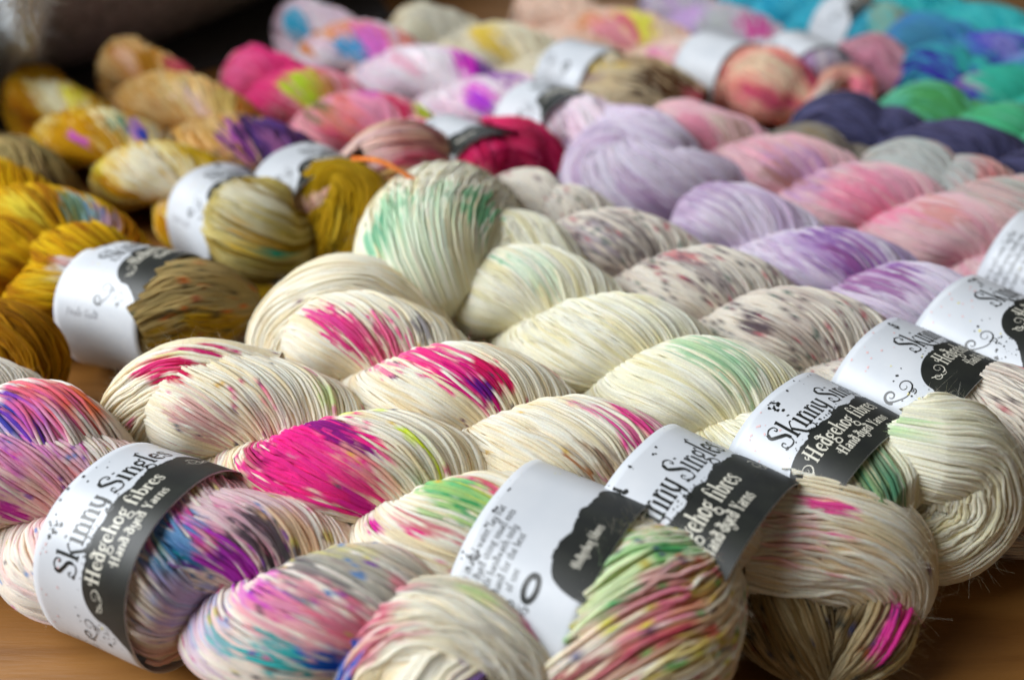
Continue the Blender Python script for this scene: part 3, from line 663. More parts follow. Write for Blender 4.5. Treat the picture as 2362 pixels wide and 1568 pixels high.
def ribbon(pts, width, taper=False, per=10):
    """flat stroke in 2-D as quads -> vertices (N,2), faces"""
    P = spline(np.array([(x, y) for x, y in pts]) , max(3, per*(len(pts)-1)+1)) if len(pts) > 2 else spline(np.array(pts, float), 7)
    T = unit(np.gradient(P, axis=0)); Nn = np.stack([-T[:, 1], T[:, 0]], 1)
    n = len(P); w = np.full(n, width/2.0)
    if taper: w = w*(0.25 + 0.75*np.linspace(0, 1, n))
    V = np.vstack([P - Nn*w[:, None], P + Nn*w[:, None]])
    i = np.arange(n-1); F = np.stack([i, i+1, i+1+n, i+n], 1)
    return V, F
def disc(cx, cy, r, n=9, rng=None):
    a = np.arange(n)*2*PI/n; rr = np.full(n, r) if rng is None else r*rng.uniform(0.6, 1.25, n)
    V = np.vstack([[cx, cy], np.stack([cx+rr*np.cos(a), cy+rr*np.sin(a)], 1)]); i = np.arange(n)
    return V, np.stack([np.zeros(n, int), i+1, (i+1) % n + 1, (i+1) % n + 1], 1)
def spiral(cx, cy, r0, r1, a0, turns, n=20):
    t = np.linspace(0, 1, n); r = r0 + (r1-r0)*t; a = a0 + turns*2*PI*t
    return [(cx+r_*math.cos(b), cy+r_*math.sin(b)) for r_, b in zip(r, a)]
class Art:
    """2-D print on a band: v runs round the band (letters advance along +v), u runs along the skein"""
    def __init__(s): s.V = []; s.F = []; s.n = 0
    def add(s, V, F): s.V.append(V); s.F.append(F + s.n); s.n += len(V)
    def text(s, txt, v0, ubase, size, bold=1.0, squeeze=0.8):
        x = 0.0
        for ch in txt:
            wdt, st = GLY.get(ch, GLY['e'])
            for (wd, pts) in st:
                V, F = ribbon(pts, wd*bold)
                s.add(np.stack([v0 + (x + V[:, 0])*size*squeeze, ubase - V[:, 1]*size], 1), F)
            x += wdt + 0.04
        return v0 + x*size*squeeze
    def stroke(s, pts, width, taper=True):
        V, F = ribbon(pts, width, taper, 5); s.add(V, F)
    def dot(s, v, u, r, rng=None): V, F = disc(v, u, r, 9, rng); s.add(V, F)
    def get(s): return np.vstack(s.V), np.vstack(s.F)

def label_art(rng, back=False):
    """returns {ink: Art}, panel outline.  v in metres round the band, 0 = first letter; u 0..0.078 along the skein"""
    k = Art(); p = Art(); pen = Art(); sp = Art(); sy = Art()
    if not back:
        k.text('Skinny Singles', 0.0, 0.0355, 0.0114, 1.0, 0.66)
        p.text('Hedgehog fibres', 0.002, 0.0560, 0.0074, 1.0, 0.70)
        p.text('Hand-dyed Yarns', 0.014, 0.0675, 0.0048, 1.0, 0.72)
    else:
        p.text('Hedgehog fibres', 0.036, 0.0670, 0.0036, 1.0, 0.62)
    # swirls in the panel, below the first letter and after the last
    for (cv, cu, m) in (() if back else ((-0.0045, 0.0535, 1), (0.086, 0.0545, -1))):
        p.stroke(spiral(cv, cu, 0.0008, 0.0042, 0, 1.3*m), 0.0007); p.stroke(spiral(cv-0.006*m, cu+0.0035, 0.0006, 0.0028, 2, -1.3*m), 0.0006)
        p.stroke([(cv+0.004*m, cu), (cv-0.001*m, cu+0.006), (cv-0.009*m, cu+0.001)], 0.0006)
    # big swirl and splatter on the white below the panel
    k.stroke(spiral(-0.0260, 0.0440, 0.0010, 0.0050, 0.5, 1.25), 0.0010); k.stroke(spiral(-0.0350, 0.0400, 0.0008, 0.0044, 3.6, -1.2), 0.0021)
    k.stroke([(-0.0225, 0.0475), (-0.030, 0.049), (-0.036, 0.0445), (-0.0395, 0.0395)], 0.0011)
    k.stroke(spiral(-0.0262, 0.0500, 0.0004, 0.0021, 1.0, 1.2), 0.0008)
    for (cv, cu, r) in ((-0.036, 0.058, 0.0015), (-0.031, 0.055, 0.0009), (-0.027, 0.0575, 0.0007), (-0.033, 0.0625, 0.0006), (-0.022, 0.036, 0.0009), (-0.0165, 0.0352, 0.0005), (-0.026, 0.0362, 0.0006)): k.dot(cv, cu, r, rng)
    for i in range(26): k.dot(rng.normal(-0.029, 0.006), rng.normal(0.059, 0.007), rng.uniform(0.00015, 0.0007), rng)
    for i in range(0 if back else 34): k.dot(rng.normal(0.030, 0.016), rng.normal(0.0392, 0.0018), rng.uniform(0.00012, 0.0007), rng)
    for i in range(20): k.dot(rng.normal(0.020, 0.002), rng.normal(0.008, 0.003), rng.uniform(0.0002, 0.0014), rng)
    for i in range(8): k.dot(rng.normal(0.052, 0.012), rng.normal(0.006, 0.003), rng.uniform(0.0002, 0.0011), rng)
    # small print, oval mark and curl on the back
    for i, (t, v) in enumerate((('Care in cool water, lay flat', 0.103), ('Hand dyed using small pots', 0.1005), ('Gentle handwash only', 0.103), ('Also hand for the best', 0.1015), ('of use', 0.113))):
        k.text(t, v - (0.100 if back else 0), 0.0110 + i*0.0066, 0.0030, 0.8, 0.80)
    bo = -0.118 if back else 0.0
    a = np.linspace(0, 2*PI, 26); k.stroke([(0.1365+bo+0.0062*math.cos(t), 0.047+0.0036*math.sin(t)) for t in a], 0.0030, False)
    for m in (-1, 1): k.stroke(spiral(0.1255+bo, 0.044+0.0042*m, 0.0005, 0.0024, 0, 1.2*m), 0.0008); k.stroke(spiral(0.1215+bo, 0.044+0.003*m, 0.0004, 0.0018, 2, -1.2*m), 0.0007)
    k.stroke([(0.128+bo, 0.044), (0.1235+bo, 0.045), (0.119+bo, 0.044)], 0.0009)
    # faint pencil note and stray dye spots
    x = 0.012                                     # a name written by hand along the skein
    for ch in 'Fools Gold':
        wdt, st = GLY[ch]
        for (wd, pts) in st:
            V, F = ribbon(pts, 0.11); pen.add(np.stack([-0.0505 + V[:, 1]*0.0034 + 0.0004*math.sin(x*900), x + V[:, 0]*0.0034 + V[:, 1]*0.0006], 1), F)
        x += (wdt + 0.12)*0.0034
    for i in range(14): sp.dot(rng.uniform(-0.04, 0.012), rng.uniform(0.003, 0.024), rng.uniform(0.0003, 0.0010), rng)
    for i in range(12): sy.dot(rng.choice([rng.uniform(-0.03, 0.01), rng.uniform(0.08, 0.13)]), rng.uniform(0.01, 0.06), rng.uniform(0.0003, 0.0011), rng)
    return k, p, pen, sp, sy
ART = 0.56         # print scale on the band
LW = 0.078        # band width of the artwork before scaling
def panel_outline(back=False):
    v = np.linspace(-0.020, 0.098, 160); u = np.empty_like(v); r = np.random.default_rng(5)
    for i, a in enumerate(v):
        if a < 0.004: q = (0.004-a)/0.024; u[i] = 0.0415 + 0.018*(1-math.sqrt(max(0, 1-q*q)))
        elif a > 0.086: q = (a-0.086)/0.012; u[i] = 0.0405 + 0.014*(1-math.sqrt(max(0, 1-q*q)))
        else: u[i] = 0.0405 + 0.0012*math.sin(a*260) + 0.0005*math.sin(a*610+1) + r.normal()*0.00035
    # a tongue of the panel runs on towards the far edge below
    vv = np.linspace(-0.036, -0.0201, 40); q = (vv+0.0201)/(-0.0159)
    uu = 0.0597 + (LW-0.0612)*q**0.8 + r.normal(size=40)*0.00025
    if back:                                      # the back shows only the near end of the panel
        m = v > 0.022; v, u = v[m], u[m] + 0.010; q = np.clip((0.034-v)/0.012, 0, 1); u = u + (LW-0.001-u)*(1-np.sqrt(1-q*q)); vv, uu = vv[:0], uu[:0]
    o = np.argsort(np.concatenate([vv, v]))
    return np.concatenate([vv, v])[o], np.clip(np.concatenate([uu, u]), 0, LW-0.0004)[o]

def paper_band(parent, x0, R_v, R_h, cz, roll, seed, detail=1, lw=LW*ART, back=False, yo=0.0, tilt=0.0, name='paper_band'):
    """band round the local X axis. roll: angle in degrees from the top at which the lettering starts (positive = towards the front)"""
    rng = np.random.default_rng(seed)
    ang = lambda v: PI/2 + math.radians(roll) - v/((R_v+R_h)/2)
    wob = field(rng, 0.05, 2*PI)
    def P(v, u, off=0.0):
        a = ang(v); x = x0 + u + tilt*np.sin(a)*0.5
        rr = 1 + 0.012*np.sin(3*a+seed) + 0.008*wob(u, np.cos(a)*2)
        ca, sa = np.cos(a), np.sin(a)
        k = (np.abs(ca)**2.3 + np.abs(sa)**2.3)**(-1/2.3)
        return np.stack([x, yo + (R_h*rr*k+off)*ca, cz + (R_v*rr*k+off)*sa], -1)
    n = 96 if detail else 48; m = 16
    per = 2*PI*(R_v+R_h)/2
    vv = np.linspace(-per*0.42, per*0.58, n, endpoint=False); uu = np.linspace(0, lw, m)
    G, U = np.meshgrid(vv, uu, indexing='ij')
    Vo = P(G, U).reshape(-1, 3); Vi = P(G, U, -0.00035).reshape(-1, 3)
    idx = np.arange(n*m).reshape(n, m); nx = np.roll(idx, -1, 0)
    Fo = np.stack([idx[:, :-1], idx[:, 1:], nx[:, 1:], nx[:, :-1]], -1).reshape(-1, 4); Fi = Fo[:, ::-1] + n*m
    e0 = np.stack([idx[:, 0], nx[:, 0], nx[:, 0]+n*m, idx[:, 0]+n*m], 1); e1 = np.stack([nx[:, -1], idx[:, -1], idx[:, -1]+n*m, nx[:, -1]+n*m], 1)
    band = mesh_object(name, np.vstack([Vo, Vi]), np.vstack([Fo, Fi, e0, e1]), PAPER, parent)
    s = lw/LW; vs = ART
    v, u0 = panel_outline(back); cols = 8
    G = np.repeat(v[:, None], cols, 1); U = u0[:, None] + (LW-0.0002-u0[:, None])*np.linspace(0, 1, cols)[None]
    V = P(G*vs, U*s, 0.00012).reshape(-1, 3); idx = np.arange(len(v)*cols).reshape(len(v), cols)
    F = np.stack([idx[:-1, :-1], idx[:-1, 1:], idx[1:, 1:], idx[1:, :-1]], -1).reshape(-1, 4)
    mesh_object('black_panel', V, F, PANEL, band)
    k, p, pen, sp, sy = label_art(rng, back)
    for nm, a, mt, off in (('black_lettering', k, BLACK, 0.00014), ('pale_lettering', p, CREAMINK, 0.00026), ('handwriting', pen, PENCIL, 0.00016)):
        V, F = a.get(); mesh_object(nm, P(V[:, 0]*vs, np.clip(V[:, 1], 0, LW)*s, off), F, mt, band, smooth=False)
    if detail:
        for a, mt in ((sp, SPOT['pink']), (sy, SPOT['yellow'])):
            V, F = a.get(); mesh_object('dye_spots', P(V[:, 0]*vs, np.clip(V[:, 1], 0, LW)*s, 0.0001), F, mt, band, smooth=False)
    return band

# ------------------------------------------------------------------ the skeins
def skein(key, label, category, A, Bp, R=0.034, tops=(), tones=('efe6d2',), specks=None, drift=0.06, lod=1, turn=2.3,
          start=None, end=None, band=None, extra=(), fuzz=0, mess=1.0, seed=1, ext=(0.0, 0.0), zoff=0.0, group='twisted yarn skeins lying in rows'):
    """A, Bp: picture measures of two points on the top silhouette of the rope; R: rope radius.
    tops: picture x of the crests of the lobes (they set the lay of the twist)."""
    R = R*0.935; zc = R + zoff
    def axis_point(px, py, dirn=None):
        return at(px, py, zc + 0.87*R)
    a, b = axis_point(*A), axis_point(*Bp)
    d = (b-a)[:2]; d /= np.linalg.norm(d); nrm = np.array([-d[1], d[0]])
    if nrm[1] < 0: nrm = -nrm
    o2 = a[:2] - nrm*0.45*R
    ln = float(np.linalg.norm((b-a)[:2]))
    root = bpy.data.objects.new('yarn_skein', None); COL.objects.link(root)
    root.empty_display_size = 0.02
    root.location = (o2[0], o2[1], zoff); root.rotation_euler = (0, 0, math.atan2(d[1], d[0]))
    root['label'] = label; root['category'] = category; root['group'] = group
    root['key'] = key
    rng = np.random.default_rng(seed)
    spec = dict(tones=tones, specks=specks, drift=drift, far=lod == 2)
    pat = DYE.get(key, [])
    sides, step, srad = ((5, 0.0022, 0.00072), (5, 0.0032, 0.00080), (4, 0.0050, 0.00112))[lod]
    def lx(px):                                  # local x of a crest
        lo, hi = -0.2, ln+0.25
        ex = lambda q: project(o2 + d*q, zc + 0.87*R, nrm*0.45*R)[0]
        for _ in range(40):
            mid = (lo+hi)/2
            if ex(mid) < px: lo = mid
            else: hi = mid
        return (lo+hi)/2
    if band and 'px' in band: band = dict(band, x=lx(band['px']))
    xs = [lx(t) for t in tops] if len(tops) and tops[0] > 1 or len(tops) > 1 else [0.0, 0.055]
    hp = (xs[-1]-xs[0])/max(1, len(xs)-1)
    x0, x1 = xs[0]-ext[0], (band['x'] + LW*ART*band.get('s', 1) - 0.004 if band else ln) + ext[1]
    n = 300; X = np.linspace(x0, x1, n)
    kk = np.arange(len(xs)); ph = np.interp(X, xs, kk)
    ph = np.where(X < xs[0], (X-xs[0])/hp, ph); ph = np.where(X > xs[-1], kk[-1] + (X-xs[-1])/hp, ph)
    ph = np.convolve(np.pad(ph, 12, mode='reflect', reflect_type='odd'), np.ones(25)/25, 'valid')
    nar = np.ones(n)
    if band:                                     # the band holds the rope together
        wv_ = np.clip((X - band['x'] + 0.012)/0.014, 0, 1); nar = 1 - 0.07*wv_*wv_*(3-2*wv_)
    lr = 0.48*R; br = 0.54*R; bt = 0.59*R
    def under_band(V):
        r_ = np.hypot(V[:, 1], V[:, 2]-(zc-zoff))
        return (V[:, 0] > band['x']+0.002) & (V[:, 0] < band['x']+LW*ART*band.get('s', 1)-0.002) & (r_ > 0.985*R*min(band.get('rv', 1), band.get('rh', 1))) & (r_ < 1.12*R)
    for i in (0, 1):
        al = math.radians(100) - PI*(ph + i)
        path = np.stack([X, lr*nar*np.cos(al), zc - zoff + lr*nar*np.sin(al)], 1)
        frame = np.stack([np.zeros(n), np.cos(al), np.sin(al)], 1)
        tap = np.clip((X-x0)/0.018, 0, 1); tap = 0.3 + 0.7*np.sin(tap*PI/2); te = np.clip((x1-X)/0.018, 0, 1); tap = tap*(0.3 + 0.7*np.sin(te*PI/2))
        e = (nar*tap) + 0.03*np.sin(ph*2*PI + i + seed)
        B = bundle(path, br*e, bt*e, frame, turn*PI*ph*1.0, rng, srad, sides, step, mess, phase=i*0.3, sq=0.25)
        V, F = B[0], B[1]
        # drop what lies inside the other strand of the rope or deep under the band
        alv = np.interp(V[:, 0], X, al) + PI
        cy, cz = lr*np.cos(alv), (zc-zoff) + lr*np.sin(alv)
        dy, dz = V[:, 1]-cy, V[:, 2]-cz
        rad_ = dy*np.cos(alv) + dz*np.sin(alv); tan_ = -dy*np.sin(alv) + dz*np.cos(alv)
        inside = (rad_/(br*0.86))**2 + (tan_/(bt*1.15))**2 < 1
        if band: inside |= (V[:, 0] > band['x']+0.008) & (V[:, 0] < band['x']+LW*ART*band.get('s', 1)-0.012)
        if band: inside |= under_band(V)
        keep = ~(inside[F].all(1)); B[1] = F[keep]
        if fuzz: B = add_fuzz(B, rng, fuzz//2, lambda p: np.stack([p[:, 0], lr*np.cos(np.interp(p[:, 0], X, al)), (zc-zoff)+lr*np.sin(np.interp(p[:, 0], X, al))], 1))
        finish('twisted_strand', B, root, spec, rng, pat)
    L1_ = ln if not band else band['x'] + LW*ART*band.get('s', 1)
    if band and not band.get('nofold'):             # the yarn swells out again where it leaves the band
        a0 = L1_; extra = list(extra) + [('end_fold', [(-0.016, 0, 0, .90*R, .90*R), (-0.004, 0, 0, .955*R, .955*R), (0.002, 0, 0, .93*R, .93*R), (0.007, 0, -.001, .78*R, .78*R), (0.011, 0, -.002, .45*R, .45*R)], dict(twist=0.9, up=(0, 1, 0), fuzz=0, tones=band.get('tones', tones)))]
    for (nm, pts, kw) in list(extra):
        if nm.startswith('@'):                      # centre line given as picture measures at a height above the table
            nm = nm[1:]; q = []
            for (px, py, zz, r_) in pts:
                g = at(px, py, zz)[:2] - o2
                q.append((g@d, g@nrm, zz - zc, r_, r_))
            pts = q
        else: pts = [(p[0] + (L1_ if nm.startswith('knot') or nm.startswith('end') else xs[0]),) + tuple(p[1:]) for p in pts]
        kw = dict(kw); nst = kw.pop('n', 80); tw = kw.pop('twist', 0.0); up = np.array(kw.pop('up', (0, 0, 1)), float); tn = kw.pop('tones', tones); fz = kw.pop('fuzz', fuzz//3); spk = kw.pop('specks', specks)
        S = spline(pts, nst); path = S[:, :3].copy(); path[:, 2] += zc-zoff
        rx, ry = S[:, 3], S[:, 4]
        fr = np.tile(up, (nst, 1))
        # parallel transport of the cross axis
        T = unit(np.gradient(path, axis=0)); f = up - (up@T[0])*T[0]; f /= np.linalg.norm(f); fr = [f]
        for q in range(1, nst):
            f = fr[-1] - (fr[-1]@T[q])*T[q]; fr.append(f/np.linalg.norm(f))
        B = bundle(path, rx, ry, np.array(fr), np.linspace(0, tw, nst), rng, kw.pop('sr', srad), sides, step, mess*kw.pop('mess', 1.2), phase=1.0, **kw)
        if band:
            ub = under_band(B[0]); B[1] = B[1][~ub[B[1]].any(1)]
        if fz: B = add_fuzz(B, rng, fz, lambda p: path[np.argmin(((p[:, None]-path[None, ::4])**2).sum(2), 1)*4])
        sp2 = dict(spec); sp2['tones'] = tn; sp2['specks'] = spk
        finish(nm, B, root, sp2, rng, pat)
    if band:
        paper_band(root, band['x'], R*band.get('rv', 1.015), R*band.get('rh', 1.015), zc-zoff, band['roll'], seed, 1 if lod < 2 else 0, LW*ART*band.get('s', 1.0), band.get('back', False), tilt=band.get('tilt', 0.0))
    return root

def finish(name, B, root, spec, rng, pat):
    c = dye(B, spec, rng, pat)
    # drop unused vertices
    V, F = B[0], B[1]; used = np.zeros(len(V), bool); used[F.ravel()] = True; mp = np.cumsum(used)-1
    return mesh_object(name, V[used], mp[F], WOOL, root, c[used], B[3][used])

def project(xy, z, add=(0, 0)):
    x, y = xy[0]+add[0], xy[1]+add[1]; cz = z - CAM_H
    dep = y*math.cos(PITCH) - cz*math.sin(PITCH); up = y*math.sin(PITCH) + cz*math.cos(PITCH)
    return 1180.5 + F_PX*x/dep, 784.0 - F_PX*up/dep

# ------------------------------------------------------------------ table
def slab(name, x0, x1, y0, y1, z0, z1, mat):
    V = [(x, y, z) for x in (x0, x1) for y in (y0, y1) for z in (z0, z1)]
    F = [(0, 1, 3, 2), (4, 6, 7, 5), (0, 4, 5, 1), (2, 3, 7, 6), (0, 2, 6, 4), (1, 5, 7, 3)]
    return mesh_object(name, V, F, mat, smooth=False)
t = slab('table_top', -1.6, 1.6, -0.3, 3.2, -0.03, 0.0, WOOD); t['kind'] = 'structure'

# ------------------------------------------------------------------ things standing behind the yarn
def felt_material(name, c1, c2, sc=120):
    m, nt, b = nodes(name)
    tc = nt.nodes.new('ShaderNodeTexCoord'); n = nt.nodes.new('ShaderNodeTexNoise'); n.inputs['Scale'].default_value = sc; n.inputs['Detail'].default_value = 8
    mp = nt.nodes.new('ShaderNodeMapping'); mp.inputs['Scale'].default_value = (1, 1, 3.0)
    nt.links.new(tc.outputs['Object'], mp.inputs[0]); nt.links.new(mp.outputs[0], n.inputs['Vector'])
    r = nt.nodes.new('ShaderNodeValToRGB'); r.color_ramp.elements[0].position = 0.35; r.color_ramp.elements[1].position = 0.68
    r.color_ramp.elements[0].color = (*srgb(c1), 1); r.color_ramp.elements[1].color = (*srgb(c2), 1)
    nt.links.new(n.outputs['Fac'], r.inputs[0]); nt.links.new(r.outputs[0], b.inputs['Base Color']); b.inputs['Roughness'].default_value = 0.95
    bp = nt.nodes.new('ShaderNodeBump'); bp.inputs['Strength'].default_value = 0.8; bp.inputs['Distance'].default_value = 0.003
    nt.links.new(n.outputs['Fac'], bp.inputs['Height']); nt.links.new(bp.outputs[0], b.inputs['Normal'])
    return m
def lathe(name, prof, mat, parent, n=160, rib=0.0):
    th = np.arange(n)*2*PI/n; P = np.array(prof)
    k = len(P); rr = P[:, 0][:, None] + rib*np.cos(th*40)[None]
    V = np.stack([rr*np.cos(th), rr*np.sin(th), np.broadcast_to(P[:, 1][:, None], (k, n))], -1).reshape(-1, 3)
    idx = np.arange(k*n).reshape(k, n); nx = np.roll(idx, -1, 1)
    return mesh_object(name, V, np.stack([idx[:-1], nx[:-1], nx[1:], idx[1:]], -1).reshape(-1, 4), mat, parent)
def soft_tube(name, path, r, mat, parent=None, sides=40, fuzz=0, seed=1, rib=0.0):
    P = spline(path, 120); rr = np.interp(np.linspace(0, 1, 120), np.linspace(0, 1, len(r)), r) if hasattr(r, '__len__') else np.full(120, r)
    T = unit(np.gradient(P, axis=0)); ref = np.array([0, 0, 1.0]); A = unit(np.cross(T, ref + 0.01)); Bv = np.cross(T, A)
    th = np.arange(sides)*2*PI/sides; f = field(np.random.default_rng(seed), 0.4, 3.0)
    k = rr[:, None]*(1 + 0.04*f(np.linspace(0, 1, 120)[:, None], th[None])) + rib*np.cos(np.linspace(0, 120*PI, 120))[:, None]
    V = P[:, None] + k[..., None]*(np.cos(th)[:, None]*A[:, None] + np.sin(th)[:, None]*Bv[:, None])
    idx = np.arange(120*sides).reshape(120, sides); nx = np.roll(idx, -1, 1)
    F = np.stack([idx[:-1], nx[:-1], nx[1:], idx[1:]], -1).reshape(-1, 4); V = V.reshape(-1, 3)
    Bq = [V, F, np.repeat(T, sides, 0), np.zeros((len(V), 2)), np.zeros(len(V), int), np.zeros(len(V))]
    if fuzz: Bq = add_fuzz(Bq, np.random.default_rng(seed), fuzz, lambda p: P[np.argmin(((p[:, None]-P[None, ::6])**2).sum(2), 1)*6], 0.006, 0.0004)
    return mesh_object(name, Bq[0], Bq[1], mat, parent)
TWEED = felt_material('brown_tweed_wool', '8c8680', 'd8d4cc', 160); FLEECE = felt_material('white_fleece', 'aab4bc', 'dfe6ea', 200); DARK = felt_material('shadow_charcoal', '2a2829', '3e3a39', 200)  # DARK colours the added shadow sheet below
q0, q1 = at(-300, 300), at(900, -70)
dd = unit((q1-q0)[:2]); nn = np.array([-dd[1], dd[0]])
rt = bpy.data.objects.new('wool_blanket', None); COL.objects.link(rt); rt.empty_display_size = 0.05
rt['label'] = 'rolled brown tweed blanket with white fleece trim in the far left corner'; rt['category'] = 'blanket'
pth = [(*(q0[:2] + dd*t + nn*0.035), 0.16) for t in (-0.15, 0.2, 0.6, 1.0, 1.5)]
soft_tube('rolled_body', pth, [0.150, 0.155, 0.15, 0.14, 0.13], TWEED, rt, 48, 14000, 3, 0.0035)
c0 = at(62, 60, 0.10)
tr = [(*at(-50, 60, 0.10)[:2], 0.10), (*at(-40, 160, 0.045)[:2], 0.045), (*at(-5, 205, 0.022)[:2], 0.022), (*at(35, 175, 0.035)[:2], 0.035), (*at(50, 105, 0.075)[:2], 0.075), (*at(50, 20, 0.12)[:2], 0.12), (*at(40, -70, 0.17)[:2], 0.17)]
soft_tube('fleece_trim', tr, 0.010, FLEECE, rt, 16, 9000, 4)
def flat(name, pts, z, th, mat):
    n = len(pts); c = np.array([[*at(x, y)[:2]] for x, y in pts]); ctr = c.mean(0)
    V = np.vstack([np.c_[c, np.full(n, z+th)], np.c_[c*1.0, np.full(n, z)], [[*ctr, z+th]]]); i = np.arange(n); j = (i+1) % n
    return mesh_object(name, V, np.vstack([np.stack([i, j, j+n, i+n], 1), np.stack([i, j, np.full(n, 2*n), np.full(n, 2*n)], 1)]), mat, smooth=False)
t = flat('shadow_sheet', [(-700, 420), (-60, 330), (330, 200), (620, 130), (850, 80), (905, 40), (860, -20), (700, -140), (-900, 60)], 0.0, 0.003, DARK)  # added dark sheet: paints the shadow band on the table below the blanket
t['label'] = 'dark sheet added as the shadow under the rolled blanket, behind the mustard skeins'; t['category'] = 'painted shadow'
#SKEINS
SK = {}
def U(x, sgn, beta, L, a, r, off=(0, 0), r0=0.55, r1=0.55, flat=1.0):
    """U-turn of a yarn bundle in a plane turned by beta degrees about the skein: beta 90 = upright. x measured from the end it closes."""
    cb, sb = math.cos(math.radians(beta)), math.sin(math.radians(beta)); out = []
    for (t, w_, k) in ((-0.55, -0.85, r0), (0.15, -1.0, 0.92), (0.72, -0.72, 1.0), (1.0, 0.0, 1.05), (0.72, 0.72, 1.0), (0.15, 1.0, 0.92), (-0.55, 0.85, r1)):
        out.append((x + sgn*t*L, off[0] + w_*a*cb, off[1] + w_*a*sb, r*k*flat, r*k))
    return out
def knot(beta=75, L=0.030, a=0.017, r=0.019, off=(0.0, 0.0), tw=1.0, up=(0, 1, 0), tones=None, name='knot_end', **k):
    d = dict(twist=tw, up=up, **k)
    if tones: d['tones'] = tones
    return (name, U(0.0, 1, beta, L, a, r, off), d)
def loop(beta=80, L=0.026, a=0.016, r=0.020, off=(0.0, 0.0), tw=1.0, up=(0, 1, 0), x=0.0, **k):
    return ('loop_end', U(x, -1, beta, L, a, r, off), dict(twist=tw, up=up, **k))
def S(*a, **k):
    k.setdefault('seed', len(SK)+3); SK[a[0]] = skein(*a, **k)
Y = 'yarn skein'
CR = ('f7e9cb', 'fcf4e2', 'f1deb8')
def Wb(name, pts, tw=0.8, up=(0, 1, 0), **k): return ('@'+name, pts, dict(twist=tw, up=up, **k))
# --- the sharp rows in front
S('A', 'white and pink skein with blue, magenta and grey blotches, nearest the front left corner', Y, (100, 975), (830, 1218), R=0.032, tops=(60, 500, 870), tones=('f6e2cf', 'f8ecdc', 'f0ccc4'), specks=(12, ['e0609a', '505058', '7a40a0', '4080c0', 'd0c060']), lod=0, fuzz=1500, ext=(0.09, 0.085), band=dict(px=290, roll=60, s=0.80),
  extra=[Wb('knot_end', [(850, 1660, .02, .010), (900, 1530, .035, .015), (990, 1470, .042, .016), (1110, 1500, .04, .016), (1200, 1600, .03, .015), (1260, 1740, .02, .012)], tones=CR, specks=None),
         Wb('knot_end', [(1050, 1800, .02, .010), (1010, 1680, .035, .015), (1040, 1590, .04, .013), (1120, 1600, .03, .007)], tones=CR, specks=None),
         Wb('knot_end', [(560, 1640, .01, .008), (700, 1590, .016, .012), (840, 1560, .02, .008)])])
S('B', 'skein end dyed coral and blue-violet at the left edge, just behind the front left label', Y, (-150, 800), (90, 885), tops=(-120, 60), tones=('e9dccb', 'efe6da'), lod=1, fuzz=2000, ext=(0.02, 0.0), extra=[knot(80, 0.026, 0.016, 0.02)])
S('C', 'cream skein with a hot pink lobe and lime patches, ending in a green-flecked ball', Y, (570, 815), (1230, 1090), tops=(570, 895, 1190), tones=CR, specks=(3, ['c02070', '6a3060', 'e0b040', '40506a', 'e080a0']), lod=0, fuzz=16000, mess=0.85, ext=(0.022, 0.0), band=dict(px=1212, roll=60, back=True, s=0.88),
  extra=[Wb('loop_end', [(640, 900, .045, .014), (450, 880, .05, .016), (350, 960, .036, .018), (400, 1045, .02, .018), (550, 1090, .014, .014)]),
         Wb('knot_end', [(1240, 1640, .02, .015), (1390, 1490, .034, .025), (1525, 1390, .038, .0265), (1640, 1290, .042, .013)], tw=0.5, specks=(70, ['2f9a50', 'd8306a', '303a80', 'c8b020', 'e05a50', '60c060', '504060', 'e8e040'])),
         Wb('knot_end', [(1480, 1230, .055, .006), (1420, 1310, .05, .012), (1370, 1410, .04, .014), (1330, 1520, .03, .01)], tw=0.3)])
S('D', 'cream skein with pink streaks between the hot pink skein and the plain cream one', Y, (850, 668), (1800, 1125), tops=(870, 1120, 1370), tones=CR, specks=(3, ['c02070', '6a3060', 'e0b040', '40506a', 'e080a0']), lod=0, fuzz=16000, mess=0.85, ext=(0.022, 0.0), band=dict(px=1530, nofold=1, roll=55),
  extra=[Wb('loop_end', [(1040, 800, .03, .006), (930, 735, .038, .018), (800, 720, .042, .025), (690, 780, .032, .021), (700, 860, .02, .018), (820, 890, .015, .014)]),
         Wb('knot_end', [(1700, 1240, .034, .020), (1840, 1240, .036, .0215), (1950, 1255, .035, .0205), (2010, 1300, .028, .019), (2025, 1370, .018, .015), (1990, 1430, .008, .006)], tw=0.4),
         Wb('knot_end', [(1740, 1290, .018, .012), (1800, 1420, .018, .0165), (1890, 1570, .008, .006)], tw=0.3, tones=('8a7248', 'c4b088', '54452c'), specks=(30, ['2a3a3c', '6a3a20', '303a60'])),
         Wb('knot_end', [(2000, 1330, .02, .010), (1990, 1440, .018, .0145), (1915, 1575, .008, .006)], tw=0.3, tones=('94784a', 'd0bc94', '5c4a2e'), specks=(30, ['2a3a3c', '8a4a20', '303a60']))])
